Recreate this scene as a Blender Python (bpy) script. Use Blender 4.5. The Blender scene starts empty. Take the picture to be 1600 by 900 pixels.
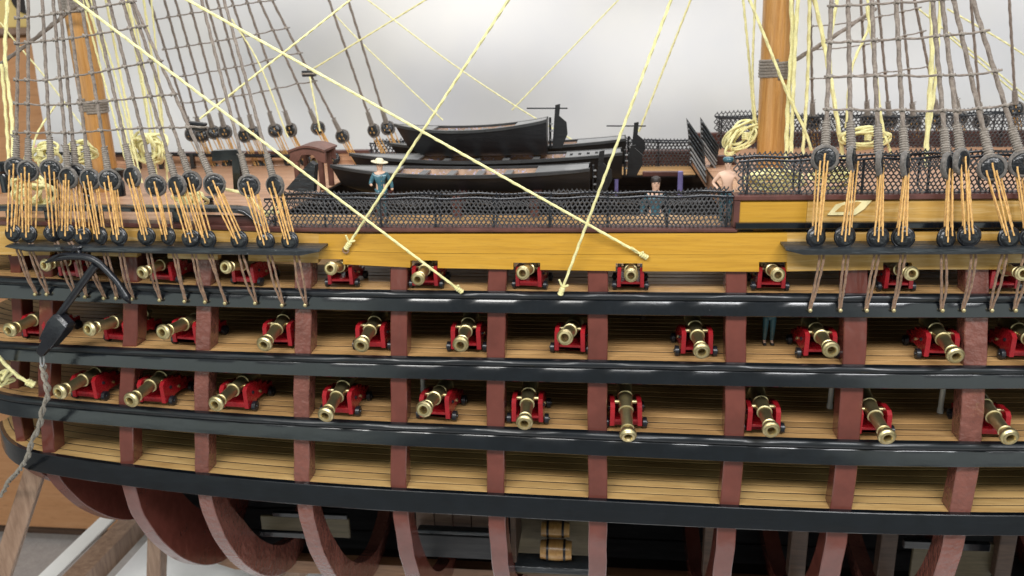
import bpy, math, random
import numpy as np
from mathutils import Vector, Matrix

random.seed(7)
S = 0.032            # metres per modelling unit (one unit = 100 px at the ship's side)
V = Vector
SC = bpy.context.scene
COL = SC.collection

# ------------------------------------------------------------------ camera
CAM = V((0.0, -13.0, 0.0)); F_PX = 1300.0
PITCH, YAW, ROLL = math.radians(16.7), math.radians(6.6), math.radians(1.3)
FWD = V((-math.sin(YAW) * math.cos(PITCH), math.cos(YAW) * math.cos(PITCH), -math.sin(PITCH)))
_R0 = FWD.cross(V((0, 0, 1))).normalized(); _U0 = _R0.cross(FWD)
RGT = _R0 * math.cos(ROLL) - _U0 * math.sin(ROLL)
UPV = _U0 * math.cos(ROLL) + _R0 * math.sin(ROLL)
cd = bpy.data.cameras.new('camera'); cam = bpy.data.objects.new('camera', cd); COL.objects.link(cam)
cam.matrix_world = Matrix(((RGT.x, UPV.x, -FWD.x, CAM.x * S), (RGT.y, UPV.y, -FWD.y, CAM.y * S),
                           (RGT.z, UPV.z, -FWD.z, CAM.z * S), (0, 0, 0, 1)))
cd.sensor_width = 36; cd.lens = F_PX / 1600 * 36; cd.clip_start = 0.01; cd.clip_end = 50
cd.dof.use_dof = True; cd.dof.focus_distance = 12.6 * S; cd.dof.aperture_fstop = 20
SC.camera = cam
SC.render.resolution_x = 1024; SC.render.resolution_y = 576

# ------------------------------------------------------------------ light of the room and added panels
W = bpy.data.worlds.new('World'); SC.world = W; W.use_nodes = True
W.node_tree.nodes['Background'].inputs[0].default_value = (0.86, 0.93, 0.90, 1)
W.node_tree.nodes['Background'].inputs[1].default_value = 0.29
def area(name, loc, target, sx, sy, power, col):
    l = bpy.data.lights.new(name, 'AREA'); l.shape = 'RECTANGLE'; l.size = sx * S; l.size_y = sy * S
    l.energy = power * S * S; l.color = col
    o = bpy.data.objects.new(name, l); COL.objects.link(o); o.location = V(loc) * S
    o.rotation_euler = (V(target) - V(loc)).to_track_quat('-Z', 'Y').to_euler()
    return o
area('ceiling_lamp', (-9, -21, 15), (-3, 1, -5), 16, 5, 6700, (1.0, 0.98, 0.94))
area('ceiling_lamp', (10, -20, 15), (4, 1, -5), 16, 5, 6700, (0.99, 0.99, 1.0))
area('ceiling_lamp', (1, 6.5, 21), (1, 8.5, 0), 26, 4, 5300, (0.98, 0.98, 1.0))  # added behind the hull to brighten the sheet and table
area('wale_sheen_panel', (-25, -24, -2), (-6, 0, -4), 30, 18, 1700, (0.88, 1.0, 0.91))  # unseen panel added to put a greenish reflection on the wales
area('wale_sheen_panel', (23, -23, -2), (6, 0, -4), 24, 18, 1450, (0.90, 1.0, 0.94))  # matching added panel for the wale reflection at the right
SC.view_settings.view_transform = 'Standard'; SC.view_settings.look = 'None'
SC.view_settings.exposure = 0.0; SC.view_settings.gamma = 1.0
SC.view_settings.use_curve_mapping = False

# ------------------------------------------------------------------ helpers: pixels to places
def P(px, py, Y):
    d = FWD * F_PX + RGT * (px - 800) - UPV * (py - 450)
    return CAM + d * ((Y - CAM.y) / d.y)
def PZ(px, py, z):
    d = FWD * F_PX + RGT * (px - 800) - UPV * (py - 450)
    return CAM + d * ((z - CAM.z) / d.z)
def proj(p):
    d = V(p) - CAM; w = d.dot(FWD)
    return 800 + F_PX * d.dot(RGT) / w, 450 - F_PX * d.dot(UPV) / w
def ppu(Y):                       # pixels per unit at a depth
    return F_PX / (Y + 13.0)

# ------------------------------------------------------------------ helpers: meshes
ORG = {}
class MB:
    def __init__(s): s.v = []; s.f = []
    def add(s, vs, fs):
        o = len(s.v); s.v += [tuple(v) for v in vs]; s.f += [tuple(i + o for i in f) for f in fs]
        return s
    def box(s, c, size, M=None):
        c = V(c); hx, hy_, hz = size[0] / 2, size[1] / 2, size[2] / 2
        vs = [V((x * hx, y * hy_, z * hz)) for x in (-1, 1) for y in (-1, 1) for z in (-1, 1)]
        if M is not None: vs = [M @ v for v in vs]
        return s.add([v + c for v in vs], [(0, 1, 3, 2), (4, 6, 7, 5), (0, 4, 5, 1), (2, 3, 7, 6), (0, 2, 6, 4), (1, 5, 7, 3)])
    def bevbox(s, c, size, b=0.01, M=None):
        c = V(c); hx, hy_, hz = size[0] / 2, size[1] / 2, size[2] / 2
        vs = []; idx = {}
        for sx in (-1, 1):
            for sy in (-1, 1):
                for sz in (-1, 1):
                    for a in range(3):
                        p = [sx * (hx - b), sy * (hy_ - b), sz * (hz - b)]
                        p[a] = (sx * hx, sy * hy_, sz * hz)[a]
                        idx[(sx, sy, sz, a)] = len(vs); vs.append(V(p))
        fs = []
        for a in range(3):
            o = [i for i in range(3) if i != a]
            for d in (-1, 1):
                q = []
                for e, g in ((-1, -1), (1, -1), (1, 1), (-1, 1)):
                    k = [0, 0, 0]; k[a] = d; k[o[0]] = e; k[o[1]] = g; q.append(idx[(*k, a)])
                fs.append(tuple(q))
        for a in range(3):
            o = [i for i in range(3) if i != a]
            for e in (-1, 1):
                for g in (-1, 1):
                    k1 = [0, 0, 0]; k1[o[0]] = e; k1[o[1]] = g; k2 = list(k1); k1[a] = -1; k2[a] = 1
                    fs.append((idx[(*k1, o[0])], idx[(*k2, o[0])], idx[(*k2, o[1])], idx[(*k1, o[1])]))
        for sx in (-1, 1):
            for sy in (-1, 1):
                for sz in (-1, 1):
                    fs.append(tuple(idx[(sx, sy, sz, a)] for a in range(3)))
        if M is not None: vs = [M @ v for v in vs]
        return s.add([v + c for v in vs], fs)
    def tube(s, pts, r, n=6, caps=True, lobes=0, pitch=0.16, amp=0.2):
        pts = [V(p) for p in pts]; m = len(pts)
        rr = r if isinstance(r, (list, tuple)) else [r] * m
        t0 = (pts[1] - pts[0]).normalized()
        u = t0.orthogonal().normalized(); vs = []; L = 0
        for i, p in enumerate(pts):
            t = (pts[min(i + 1, m - 1)] - pts[max(i - 1, 0)])
            t = t.normalized() if t.length > 1e-9 else t0
            u = (u - t * u.dot(t))
            u = u.normalized() if u.length > 1e-6 else t.orthogonal().normalized()
            w = t.cross(u)
            if i: L += (p - pts[i - 1]).length
            for k in range(n):
                a = 2 * math.pi * k / n
                q = rr[i] * (1 + (amp * math.cos(lobes * (a + 2 * math.pi * L / (pitch * lobes))) if lobes else 0))
                vs.append(p + (u * math.cos(a) + w * math.sin(a)) * q)
        fs = [(i * n + k, i * n + (k + 1) % n, (i + 1) * n + (k + 1) % n, (i + 1) * n + k) for i in range(m - 1) for k in range(n)]
        if caps: fs += [tuple(range(n - 1, -1, -1)), tuple(range((m - 1) * n, m * n))]
        return s.add(vs, fs)
    def rope(s, pts, r, pitch=None, n=9, step=None):
        pitch = pitch or r * 3.6
        return s.tube(resample(pts, step or r * 0.9), r, n, True, 3, pitch * 3, 0.17)
    def lathe(s, prof, n=16, M=None, capa=True, capb=True):
        """prof: (axial, radius) along +Z before M"""
        vs = []; m = len(prof)
        for a, r in prof:
            for k in range(n):
                t = 2 * math.pi * k / n; vs.append(V((r * math.cos(t), r * math.sin(t), a)))
        fs = [(i * n + k, i * n + (k + 1) % n, (i + 1) * n + (k + 1) % n, (i + 1) * n + k) for i in range(m - 1) for k in range(n)]
        if capa: fs.append(tuple(range(n - 1, -1, -1)))
        if capb: fs.append(tuple(range((m - 1) * n, m * n)))
        if M is not None: vs = [M @ v for v in vs]
        return s.add(vs, fs)
    def loft(s, rings, closed=True, caps=True):
        n = len(rings[0]); m = len(rings)
        vs = [p for r in rings for p in r]
        fs = [(i * n + k, i * n + (k + 1) % n, (i + 1) * n + (k + 1) % n, (i + 1) * n + k)
              for i in range(m - 1) for k in range(n if closed else n - 1)]
        if caps and closed: fs += [tuple(range(n - 1, -1, -1)), tuple(range((m - 1) * n, m * n))]
        return s.add(vs, fs)
    def prism(s, poly, vec):
        vec = V(vec); n = len(poly); poly = [V(p) for p in poly]
        return s.add(poly + [p + vec for p in poly], [tuple(range(n - 1, -1, -1)), tuple(range(n, 2 * n))] +
                     [(i, (i + 1) % n, n + (i + 1) % n, n + i) for i in range(n)])
    def mesh(s, name, mat, org=V((0, 0, 0)), smooth=35):
        me = bpy.data.meshes.new(name)
        me.from_pydata([((x - org[0]) * S, (y - org[1]) * S, (z - org[2]) * S) for x, y, z in s.v], [], s.f)
        import bmesh
        bm = bmesh.new(); bm.from_mesh(me); bmesh.ops.recalc_face_normals(bm, faces=bm.faces); bm.to_mesh(me); bm.free()
        me.materials.append(mat)
        if smooth:
            me.polygons.foreach_set('use_smooth', [True] * len(me.polygons))
            me.set_sharp_from_angle(angle=math.radians(smooth))
        me.update(); return me
    def build(s, name, mat, parent=None, smooth=35):
        org = ORG.get(parent.name, V((0, 0, 0))) if parent else V((0, 0, 0))
        o = bpy.data.objects.new(name, s.mesh(name, mat, org, smooth)); COL.objects.link(o)
        if parent: o.parent = parent; ORG[o.name] = org
        return o
def resample(pts, step):
    pts = [V(p) for p in pts]; out = [pts[0]]
    for a, b in zip(pts, pts[1:]):
        k = max(1, int(round((b - a).length / step)))
        out += [a.lerp(b, (i + 1) / k) for i in range(k)]
    return out
def curve(pts, sub=8):                # smooth curve through points
    pts = [V(p) for p in pts]; q = [pts[0] * 2 - pts[1]] + pts + [pts[-1] * 2 - pts[-2]]; out = []
    for i in range(1, len(q) - 2):
        for k in range(sub):
            t = k / sub; a, b, c, d = q[i - 1], q[i], q[i + 1], q[i + 2]
            out.append(0.5 * (2 * b + (c - a) * t + (2 * a - 5 * b + 4 * c - d) * t * t + (3 * b - a - 3 * c + d) * t ** 3))
    return out + [pts[-1]]
def empty(name, loc=(0, 0, 0)):
    o = bpy.data.objects.new(name, None); COL.objects.link(o); o.location = V(loc) * S
    o.empty_display_size = 0.005; ORG[o.name] = V(loc); return o
def tag(o, label=None, cat=None, group=None, kind=None):
    if label: o['label'] = label
    if cat: o['category'] = cat
    if group: o['group'] = group
    if kind: o['kind'] = kind
    return o
def copy_tree(o, parent=None):
    c = o.copy(); COL.objects.link(c); c.parent = parent
    for ch in o.children: copy_tree(ch, c)
    return c
def face(direction, up=V((0, 0, 1))):          # matrix that turns local +Z to direction
    return V(direction).to_track_quat('Z', 'Y').to_matrix()
ORD = ['first', 'second', 'third', 'fourth', 'fifth', 'sixth', 'seventh', 'eighth', 'ninth', 'tenth', 'eleventh', 'twelfth', 'thirteenth', 'fourteenth']

# ------------------------------------------------------------------ materials
class NT:
    def __init__(s, name):
        s.m = bpy.data.materials.new(name); s.m.use_nodes = True; s.t = s.m.node_tree
        s.b = s.t.nodes['Principled BSDF']
    def n(s, typ, **kw):
        x = s.t.nodes.new(typ)
        for k, v in kw.items():
            if hasattr(x, k) and not k.startswith('i_'): setattr(x, k, v)
        return x
    def l(s, a, b): s.t.links.new(a, b)
    def coords(s, scale=(1, 1, 1), rnd=True):
        tc = s.n('ShaderNodeTexCoord'); mp = s.n('ShaderNodeMapping')
        mp.inputs['Scale'].default_value = [k / S for k in scale]
        s.l(tc.outputs['Object'], mp.inputs['Vector'])
        if not rnd: return mp.outputs[0]
        oi = s.n('ShaderNodeObjectInfo'); mu = s.n('ShaderNodeVectorMath', operation='MULTIPLY_ADD')
        cx = s.n('ShaderNodeCombineXYZ')
        for k in range(3): s.l(oi.outputs['Random'], cx.inputs[k])
        s.l(cx.outputs[0], mu.inputs[0]); mu.inputs[1].default_value = (37.1, 91.7, 53.3); s.l(mp.outputs[0], mu.inputs[2])
        return mu.outputs[0]
    def noise(s, vec, scale, detail=4, rough=0.55, dist=0.0):
        x = s.n('ShaderNodeTexNoise'); s.l(vec, x.inputs['Vector'])
        x.inputs['Scale'].default_value = scale; x.inputs['Detail'].default_value = detail
        x.inputs['Roughness'].default_value = rough; x.inputs['Distortion'].default_value = dist
        return x.outputs['Fac']
    def ramp(s, fac, stops):
        x = s.n('ShaderNodeValToRGB'); s.l(fac, x.inputs[0]); e = x.color_ramp.elements
        while len(e) < len(stops): e.new(0.5)
        for k, (p, c) in zip(e, stops): k.position = p; k.color = (*c, 1) if len(c) == 3 else c
        return x.outputs[0]
    def mapr(s, fac, a, b, c, d):
        x = s.n('ShaderNodeMapRange'); s.l(fac, x.inputs[0])
        for i, k in enumerate((a, b, c, d)): x.inputs[i + 1].default_value = k
        return x.outputs[0]
    def bump(s, h, strength, dist):
        x = s.n('ShaderNodeBump'); x.inputs['Strength'].default_value = strength
        x.inputs['Distance'].default_value = dist * S; s.l(h, x.inputs['Height']); s.l(x.outputs[0], s.b.inputs['Normal'])
    def mix(s, f, a, b, mode='MIX'):
        x = s.n('ShaderNodeMix', data_type='RGBA', blend_type=mode)
        for k, v in ((0, f), (6, a), (7, b)):
            if hasattr(v, 'is_output') or isinstance(v, bpy.types.NodeSocket): s.l(v, x.inputs[k])
            elif k == 0: x.inputs[0].default_value = v
            else: x.inputs[k].default_value = (*v, 1)
        return x.outputs[2]
    def set(s, **kw):
        for k, v in kw.items():
            i = s.b.inputs[k.replace('_', ' ')]
            if isinstance(v, bpy.types.NodeSocket): s.l(v, i)
            else: i.default_value = (*v, 1) if isinstance(v, tuple) and len(v) == 3 else v
        return s

def paint(name, col, rough=0.35, var=0.25, bumps=0.25, bscale=6, chip=None, coat=0.0, strokes=(1, 1, 1), bdist=0.02, chipth=0.70, bdet=2):
    m = NT(name); c = m.coords((1, 1, 1)); cs = m.coords(strokes)
    n1 = m.noise(c, 2.5, 5, 0.6); n2 = m.noise(cs, bscale, bdet, 0.5); n3 = m.noise(c, 22, 3, 0.6)
    d = tuple(k * (1 - var) for k in col); l = tuple(min(1, k * (1 + var)) for k in col)
    k = m.ramp(n1, [(0.3, d), (0.7, l)])
    if chip:
        k = m.mix(m.mapr(m.noise(c, 16, 6, 0.72), chipth, chipth + 0.03, 0, 1), k, chip)
    m.set(Base_Color=k, Roughness=m.mapr(n3, 0.3, 0.7, rough * 0.88, min(1, rough * 1.15)), Coat_Weight=coat, Coat_Roughness=0.15)
    m.bump(n2, bumps, bdist); return m.m
def wood(name, c1, c2, c3, scale=(0.5, 7, 7), rough=0.45, bumps=0.2, fine=1.0, coat=0.0, var=0.18):
    m = NT(name); c = m.coords(scale)
    g = m.noise(c, 1.6, 6, 0.62, 0.6); h = m.noise(c, 7 * fine, 4, 0.7, 0.2)
    k = m.ramp(g, [(0.28, c1), (0.5, c2), (0.72, c3)])
    k = m.mix(m.mapr(h, 0.55, 0.74, 0, 0.5), k, tuple(x * 0.5 for x in c1))
    oi = m.n('ShaderNodeObjectInfo'); hs = m.n('ShaderNodeHueSaturation')
    m.l(m.mapr(oi.outputs['Random'], 0, 1, 1 - var, 1 + var), hs.inputs['Value']); m.l(k, hs.inputs['Color'])
    m.set(Base_Color=hs.outputs[0], Roughness=m.mapr(h, 0.3, 0.7, rough * 0.85, min(1, rough * 1.25)), Coat_Weight=coat, Coat_Roughness=0.2)
    m.bump(h, bumps, 0.01); return m.m
def fibre(name, c1, c2, rough=0.85, scale=24):
    m = NT(name); c = m.coords(); n = m.noise(c, scale, 4, 0.7); n2 = m.noise(c, 2.2, 3, 0.5)
    k = m.ramp(n, [(0.3, c1), (0.7, c2)])
    k = m.mix(m.mapr(n2, 0.35, 0.75, 0, 0.35), k, tuple(x * 0.75 for x in c1))
    m.set(Base_Color=k, Roughness=rough, Sheen_Weight=0.25); m.bump(n, 0.5, 0.01); return m.m

M = {}
M['black'] = paint('black_gloss_paint', (0.004, 0.0055, 0.008), 0.22, 0.3, 0.14, 1.0, chip=(0.25, 0.25, 0.25), strokes=(.9, 4, 5), bdist=0.05, chipth=0.715, coat=0.35, bdet=3)
M['black_satin'] = paint('black_satin_paint', (0.006, 0.008, 0.011), 0.36, 0.3, 0.04, 1.0, chip=(0.2, 0.2, 0.2), strokes=(1.2, 6, 6), bdist=0.03, chipth=0.73, coat=0.12)
M['black_rough'] = paint('black_worn_paint', (0.02, 0.024, 0.028), 0.34, 0.4, 0.6, 1.6, chip=(0.22, 0.23, 0.22), strokes=(2.0, 9, 9), bdist=0.04, chipth=0.66)
M['black_iron'] = paint('black_iron', (0.010, 0.011, 0.015), 0.30, 0.3, 0.35, 9, chip=(0.10, 0.10, 0.11), bdist=0.02, chipth=.74)
M['deadeye'] = paint('deadeye_black', (0.008, 0.009, 0.011), 0.30, 0.4, 0.9, 11, chip=(0.09, 0.09, 0.10), bdist=0.03, chipth=.72)
M['boat_black'] = paint('boat_black_paint', (0.005, 0.005, 0.006), 0.40, 0.3, 0.25, 2, strokes=(1, 7, 7), chip=(0.10, 0.10, 0.10), chipth=0.74)
M['boat_rim'] = paint('boat_rim_sheen', (0.035, 0.035, 0.036), 0.3, 0.2, 0.2, 3, strokes=(1, 6, 6))  # black rim; its grey sheen is painted into the colour
M['boat_grey'] = paint('boat_grey_paint', (0.20, 0.20, 0.20), 0.35, 0.18, 0.2, 3, strokes=(1, 6, 6))
M['rib'] = paint('brown_red_paint', (0.130, 0.037, 0.027), 0.20, 0.18, 0.35, 2.2, chip=(0.26, 0.14, 0.12), strokes=(2, 2, 1.2), bdist=0.035, chipth=0.765, coat=0.3)
M['rib_old'] = paint('brown_red_paint_crazed', (0.170, 0.062, 0.047), 0.24, 0.22, 0.7, 6, chip=(0.36, 0.23, 0.19), strokes=(1.5, 1.5, 1.5), bdist=0.05, chipth=0.70, coat=0.25)
M['plaque'] = paint('pale_plaque', (0.74, 0.66, 0.36), 0.6, 0.1)
M['belfry'] = paint('belfry_brown', (0.14, 0.058, 0.042), 0.4, 0.3, 0.3, 4)
M['brown'] = paint('brown_trim_paint', (0.085, 0.030, 0.024), 0.4, 0.3, 0.3, 4)
M['red'] = paint('red_carriage_paint', (0.27, 0.008, 0.013), 0.27, 0.22, 0.3, 8, coat=0.3)
M['yellow'] = wood('yellow_ochre_paint', (0.36, 0.180, 0.014), (0.45, 0.235, 0.021), (0.51, 0.28, 0.032), (0.35, 9, 9), 0.36, 0.14, coat=0.08, var=0.03)
M['cream'] = wood('worn_cream_paint', (0.40, 0.215, 0.040), (0.49, 0.285, 0.070), (0.60, 0.43, 0.20), (0.5, 5, 9), 0.4, 0.2, var=0.05)
M['deck'] = wood('deck_wood', (0.30, 0.165, 0.065), (0.43, 0.25, 0.100), (0.56, 0.35, 0.155), (0.40, 3.5, 3.5), 0.40, 0.2, var=0.22)
M['keel'] = wood('keel_wood', (0.15, 0.07, 0.03), (0.24, 0.12, 0.06), (0.34, 0.19, 0.10), (0.4, 6, 6), 0.4, 0.2)
M['deck_light'] = wood('pale_deck_wood', (0.33, 0.19, 0.070), (0.47, 0.295, 0.115), (0.57, 0.385, 0.165), (0.35, 3.2, 3.2), 0.40, 0.15, var=0.16)
M['caulk'] = paint('dark_caulking', (0.012, 0.008, 0.006), 0.8)
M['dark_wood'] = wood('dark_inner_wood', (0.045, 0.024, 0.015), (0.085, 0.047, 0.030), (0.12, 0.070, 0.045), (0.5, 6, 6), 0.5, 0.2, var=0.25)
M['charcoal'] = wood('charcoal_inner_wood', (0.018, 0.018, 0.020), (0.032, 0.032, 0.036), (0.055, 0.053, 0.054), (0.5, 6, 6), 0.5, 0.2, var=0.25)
M['peach'] = wood('peach_deck_wood', (0.34, 0.17, 0.09), (0.46, 0.255, 0.15), (0.55, 0.34, 0.215), (0.4, 8, 8), 0.35, 0.1, var=0.10)
M['mast'] = wood('mast_wood', (0.34, 0.155, 0.040), (0.45, 0.225, 0.065), (0.53, 0.29, 0.105), (8, 8, 0.5), 0.28, 0.08, coat=0.3, var=0.05)
M['tan'] = wood('tan_wall_gap_light', (0.075, 0.058, 0.03), (0.12, 0.092, 0.05), (0.16, 0.125, 0.07), (0.5, 6, 6), 0.55, 0.1)  # magazine wall, and panels coloured as light through hull gaps
M['keg'] = wood('varnished_keg_wood', (0.32, 0.15, 0.04), (0.46, 0.25, 0.08), (0.56, 0.34, 0.13), (5, 0.6, 5), 0.3, 0.1, coat=0.3)
M['cradle'] = wood('walnut_cradle_wood', (0.20, 0.115, 0.075), (0.30, 0.19, 0.13), (0.42, 0.28, 0.20), (4, 4, 0.5), 0.4, 0.15)
M['cabinet'] = wood('orange_cabinet_wood', (0.50, 0.235, 0.10), (0.56, 0.275, 0.125), (0.60, 0.31, 0.15), (0.3, 0.3, 2), 0.5, 0.03)
M['shroud'] = fibre('grey_tarred_rope', (0.115, 0.088, 0.070), (0.27, 0.225, 0.19))
M['seizing'] = fibre('grey_seizing_twine', (0.13, 0.105, 0.085), (0.33, 0.29, 0.25))
M['yellow_rope'] = fibre('pale_yellow_rope', (0.66, 0.60, 0.25), (0.84, 0.80, 0.44), 0.7)
M['lanyard'] = fibre('orange_tan_twine', (0.50, 0.25, 0.06), (0.74, 0.46, 0.16), 0.7)
M['chain'] = fibre('brown_chain_cord', (0.13, 0.07, 0.04), (0.33, 0.20, 0.125), 0.5)
M['net'] = fibre('black_netting', (0.018, 0.018, 0.021), (0.075, 0.072, 0.074), 0.5)
M['cable'] = fibre('grey_anchor_cable', (0.13, 0.11, 0.085), (0.36, 0.32, 0.26))
def brass():
    m = NT('brass'); c = m.coords(); n = m.noise(c, 5, 5, 0.65); f = m.noise(c, 60, 3, 0.6)
    k = m.ramp(n, [(0.3, (0.44, 0.36, 0.17)), (0.65, (0.68, 0.58, 0.34))])
    m.set(Base_Color=k, Metallic=1.0, Roughness=m.mapr(n, 0.3, 0.7, 0.52, 0.36)); m.bump(f, 0.06, 0.01); return m.m
M['brass'] = brass()
M['bore'] = paint('bore_brown', (0.10, 0.055, 0.018), 0.5)
M['post_white'] = paint('white_pillar_paint', (0.62, 0.61, 0.58), 0.5, 0.1)
M['skin'] = paint('skin_paint', (0.62, 0.40, 0.29), 0.45, 0.1)
M['coat'] = paint('teal_coat_paint', (0.045, 0.12, 0.155), 0.25, 0.5, 0.4, 10, chip=(0.25, 0.30, 0.33), chipth=0.70)
M['hat'] = paint('straw_hat_paint', (0.62, 0.56, 0.40), 0.5, 0.15)
M['hair'] = paint('dark_hair_paint', (0.03, 0.022, 0.02), 0.5)
M['lilac'] = paint('lilac_paint', (0.22, 0.19, 0.44), 0.5)
M['trouser'] = paint('cream_trouser_paint', (0.55, 0.45, 0.28), 0.5)
M['floorin'] = paint('boat_floor', (0.30, 0.18, 0.11), 0.5, 0.4, 0.3, 8, chip=(0.33, 0.30, 0.42), chipth=0.56)
def cloth():
    m = NT('white_sheet'); c = m.coords((1, 1, 1), False); n = m.noise(c, 0.22, 4, 0.5); f = m.noise(c, 60, 2, 0.5); n2 = m.noise(c, 0.6, 4, 0.6, 0.5)
    k = m.ramp(n, [(0.35, (0.61, 0.60, 0.61)), (0.65, (0.69, 0.665, 0.635))])
    m.set(Base_Color=k, Roughness=0.9); m.bump(m.noise(c, 0.16, 2, 0.4, 0.3), 0.35, 0.8); return m.m
M['cloth'] = cloth()
M['tablecloth'] = paint('white_table_cloth', (0.90, 0.90, 0.91), 0.8, 0.03, 0.1, 1.0)
M['carpet'] = fibre('grey_carpet', (0.30, 0.27, 0.255), (0.42, 0.385, 0.365), 0.95, 12)
M['boxyellow'] = paint('pale_yellow_card', (0.78, 0.58, 0.22), 0.6, 0.05, 0.02)
M['white_board'] = paint('white_board', (0.80, 0.79, 0.77), 0.5, 0.03, 0.05)
M['pinkprint'] = paint('pink_print', (0.80, 0.40, 0.40), 0.6, 0.3)

# ------------------------------------------------------------------ hull form
Z1 = P(960, 470, 0).z; Z4 = P(960, 800, 0).z
def hy(x, z):                     # outboard face of the hull side (y grows inboard)
    x = max(x, -13.4)
    t = (z - Z1) / (Z4 - Z1); tt = max(-0.4, min(1.0, t))
    y = 0.26 * max(0.0, 0.5 - max(-0.9, t)) ** 1.3
    if x < -3.0:
        y += (0.40 + 0.50 * tt) * ((-3.0 - x) / 8.0) ** 2.2
    if x < -11.3:
        y += (0.08 + 0.14 * max(0, tt)) * (-11.3 - x) ** 2.0
    if x > 3: y += 0.10 * ((x - 3) / 5) ** 2
    return y
def PX(px, py, off=0.0):
    Y = off
    for _ in range(30):
        p = P(px, py, Y); Y = 0.65 * Y + 0.35 * (hy(p.x, p.z) + off)
    return P(px, py, Y)
def fitz(pix, deg=3, off=0.0):
    q = [PX(a, b, off) for a, b in pix]
    c = np.polyfit([p.x for p in q], [p.z for p in q], deg)
    lo, hi = min(p.x for p in q) - 1.5, max(p.x for p in q) + 0.6
    return lambda x: float(np.polyval(c, min(max(x, lo), hi)))
WT = [None,
      fitz([(0, 434), (100, 439), (200, 444), (400, 452), (600, 455), (800, 457), (1000, 459), (1200, 460.5), (1400, 461), (1600, 461.5)]),
      fitz([(0, 537), (100, 541), (200, 546), (400, 554), (600, 559), (800, 563), (1000, 566.5), (1200, 570.5), (1400, 573), (1600, 575)]),
      fitz([(0, 617), (100, 629), (200, 639), (400, 652), (600, 661), (800, 671), (1000, 680), (1200, 688), (1400, 692), (1600, 694)]),
      fitz([(50, 707), (100, 717), (200, 731), (300, 740), (400, 749.5), (600, 764), (800, 776), (1000, 787), (1200, 795), (1400, 802), (1600, 806)])]
WB = [None,
      fitz([(0, 465), (100, 469), (200, 474), (400, 481), (600, 486), (800, 489.5), (1000, 492), (1200, 494.5), (1400, 495.5), (1600, 496)]),
      fitz([(0, 561), (100, 567), (200, 574), (400, 584), (600, 590), (800, 595), (1000, 599.5), (1200, 604), (1400, 606), (1600, 607)]),
      fitz([(0, 642), (100, 655), (200, 667), (400, 680.5), (600, 694), (800, 705.5), (1000, 713), (1200, 722), (1400, 726), (1600, 729)]),
      fitz([(50, 733), (100, 743), (200, 759), (300, 771), (400, 779), (600, 795), (800, 807), (1000, 819), (1200, 827), (1400, 832), (1600, 836)])]
X0, X1 = -13.3, 12.0
XS = [X0 + (X1 - X0) * i / 90 for i in range(91)]

YK = 4.15                                           # centreline
ZK = P(620, 884, YK).z                              # top of the keel
TABLE = ZK - 1.55
hull = empty('ship_model', (0, YK, ZK))
tag(hull, 'large open-framed wooden warship model with black wales and red-brown ribs', 'ship model')

# wales ------------------------------------------------------------
def wale(k):
    mb = MB(); rings = []
    for x in XS:
        zt, zb = WT[k](x), WB[k](x); h = zt - zb; y = hy(x, (zt + zb) / 2)
        j = 0.004 * math.sin(x * 5.1 + k) + 0.004 * math.sin(x * 11.3 + 2 * k)
        hh = h * (0.66 if k < 4 else 0.985)
        tl = .20 * hh if k < 4 else .12 * hh; prof = [(0.11, 0.0), (-tl + 0.014, 0.0), (-tl, 0.014), (-tl * .5 - .004 + j, hh * 0.5), (0.0, hh - 0.012), (0.012, hh), (0.11, hh)]
        rings.append([V((x, y + a, zb + b)) for a, b in prof])
    mb.loft(rings); o = mb.build('wale', M['black'], hull, 30)
    if k < 4:
        m2 = MB(); rings = []
        for x in XS:
            zt, zb = WT[k](x), WB[k](x); h = zt - zb; y = hy(x, (zt + zb) / 2); z0 = zb + h * 0.70; hh = zt - z0
            j = 0.004 * math.sin(x * 3.1 + k) + 0.003 * math.sin(x * 9.3 + 2 * k)
            prof = [(0.11, 0), (0.02, 0), (-0.012, hh * .12), (-0.030 + j, hh * 0.40), (-0.030 + j, hh * 0.62), (-0.012, hh * 0.88), (0.012, hh), (0.11, hh)]
            rings.append([V((x, y + a, z0 + b)) for a, b in prof])
        m2.loft(rings); m2.build('moulding', M['black_satin'], o, 30)
        m3 = MB(); rings = []
        for x in XS:                                  # the groove's back
            zt, zb = WT[k](x), WB[k](x); h = zt - zb; y = hy(x, (zt + zb) / 2)
            rings.append([V((x, y + a, zb + h * b)) for a, b in ((0.105, .62), (0.03, .62), (0.03, .74), (0.105, .74))])
        m3.loft(rings); m3.build('groove', M['black'], o, 30)
for k in (1, 2, 3, 4): wale(k)

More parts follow.
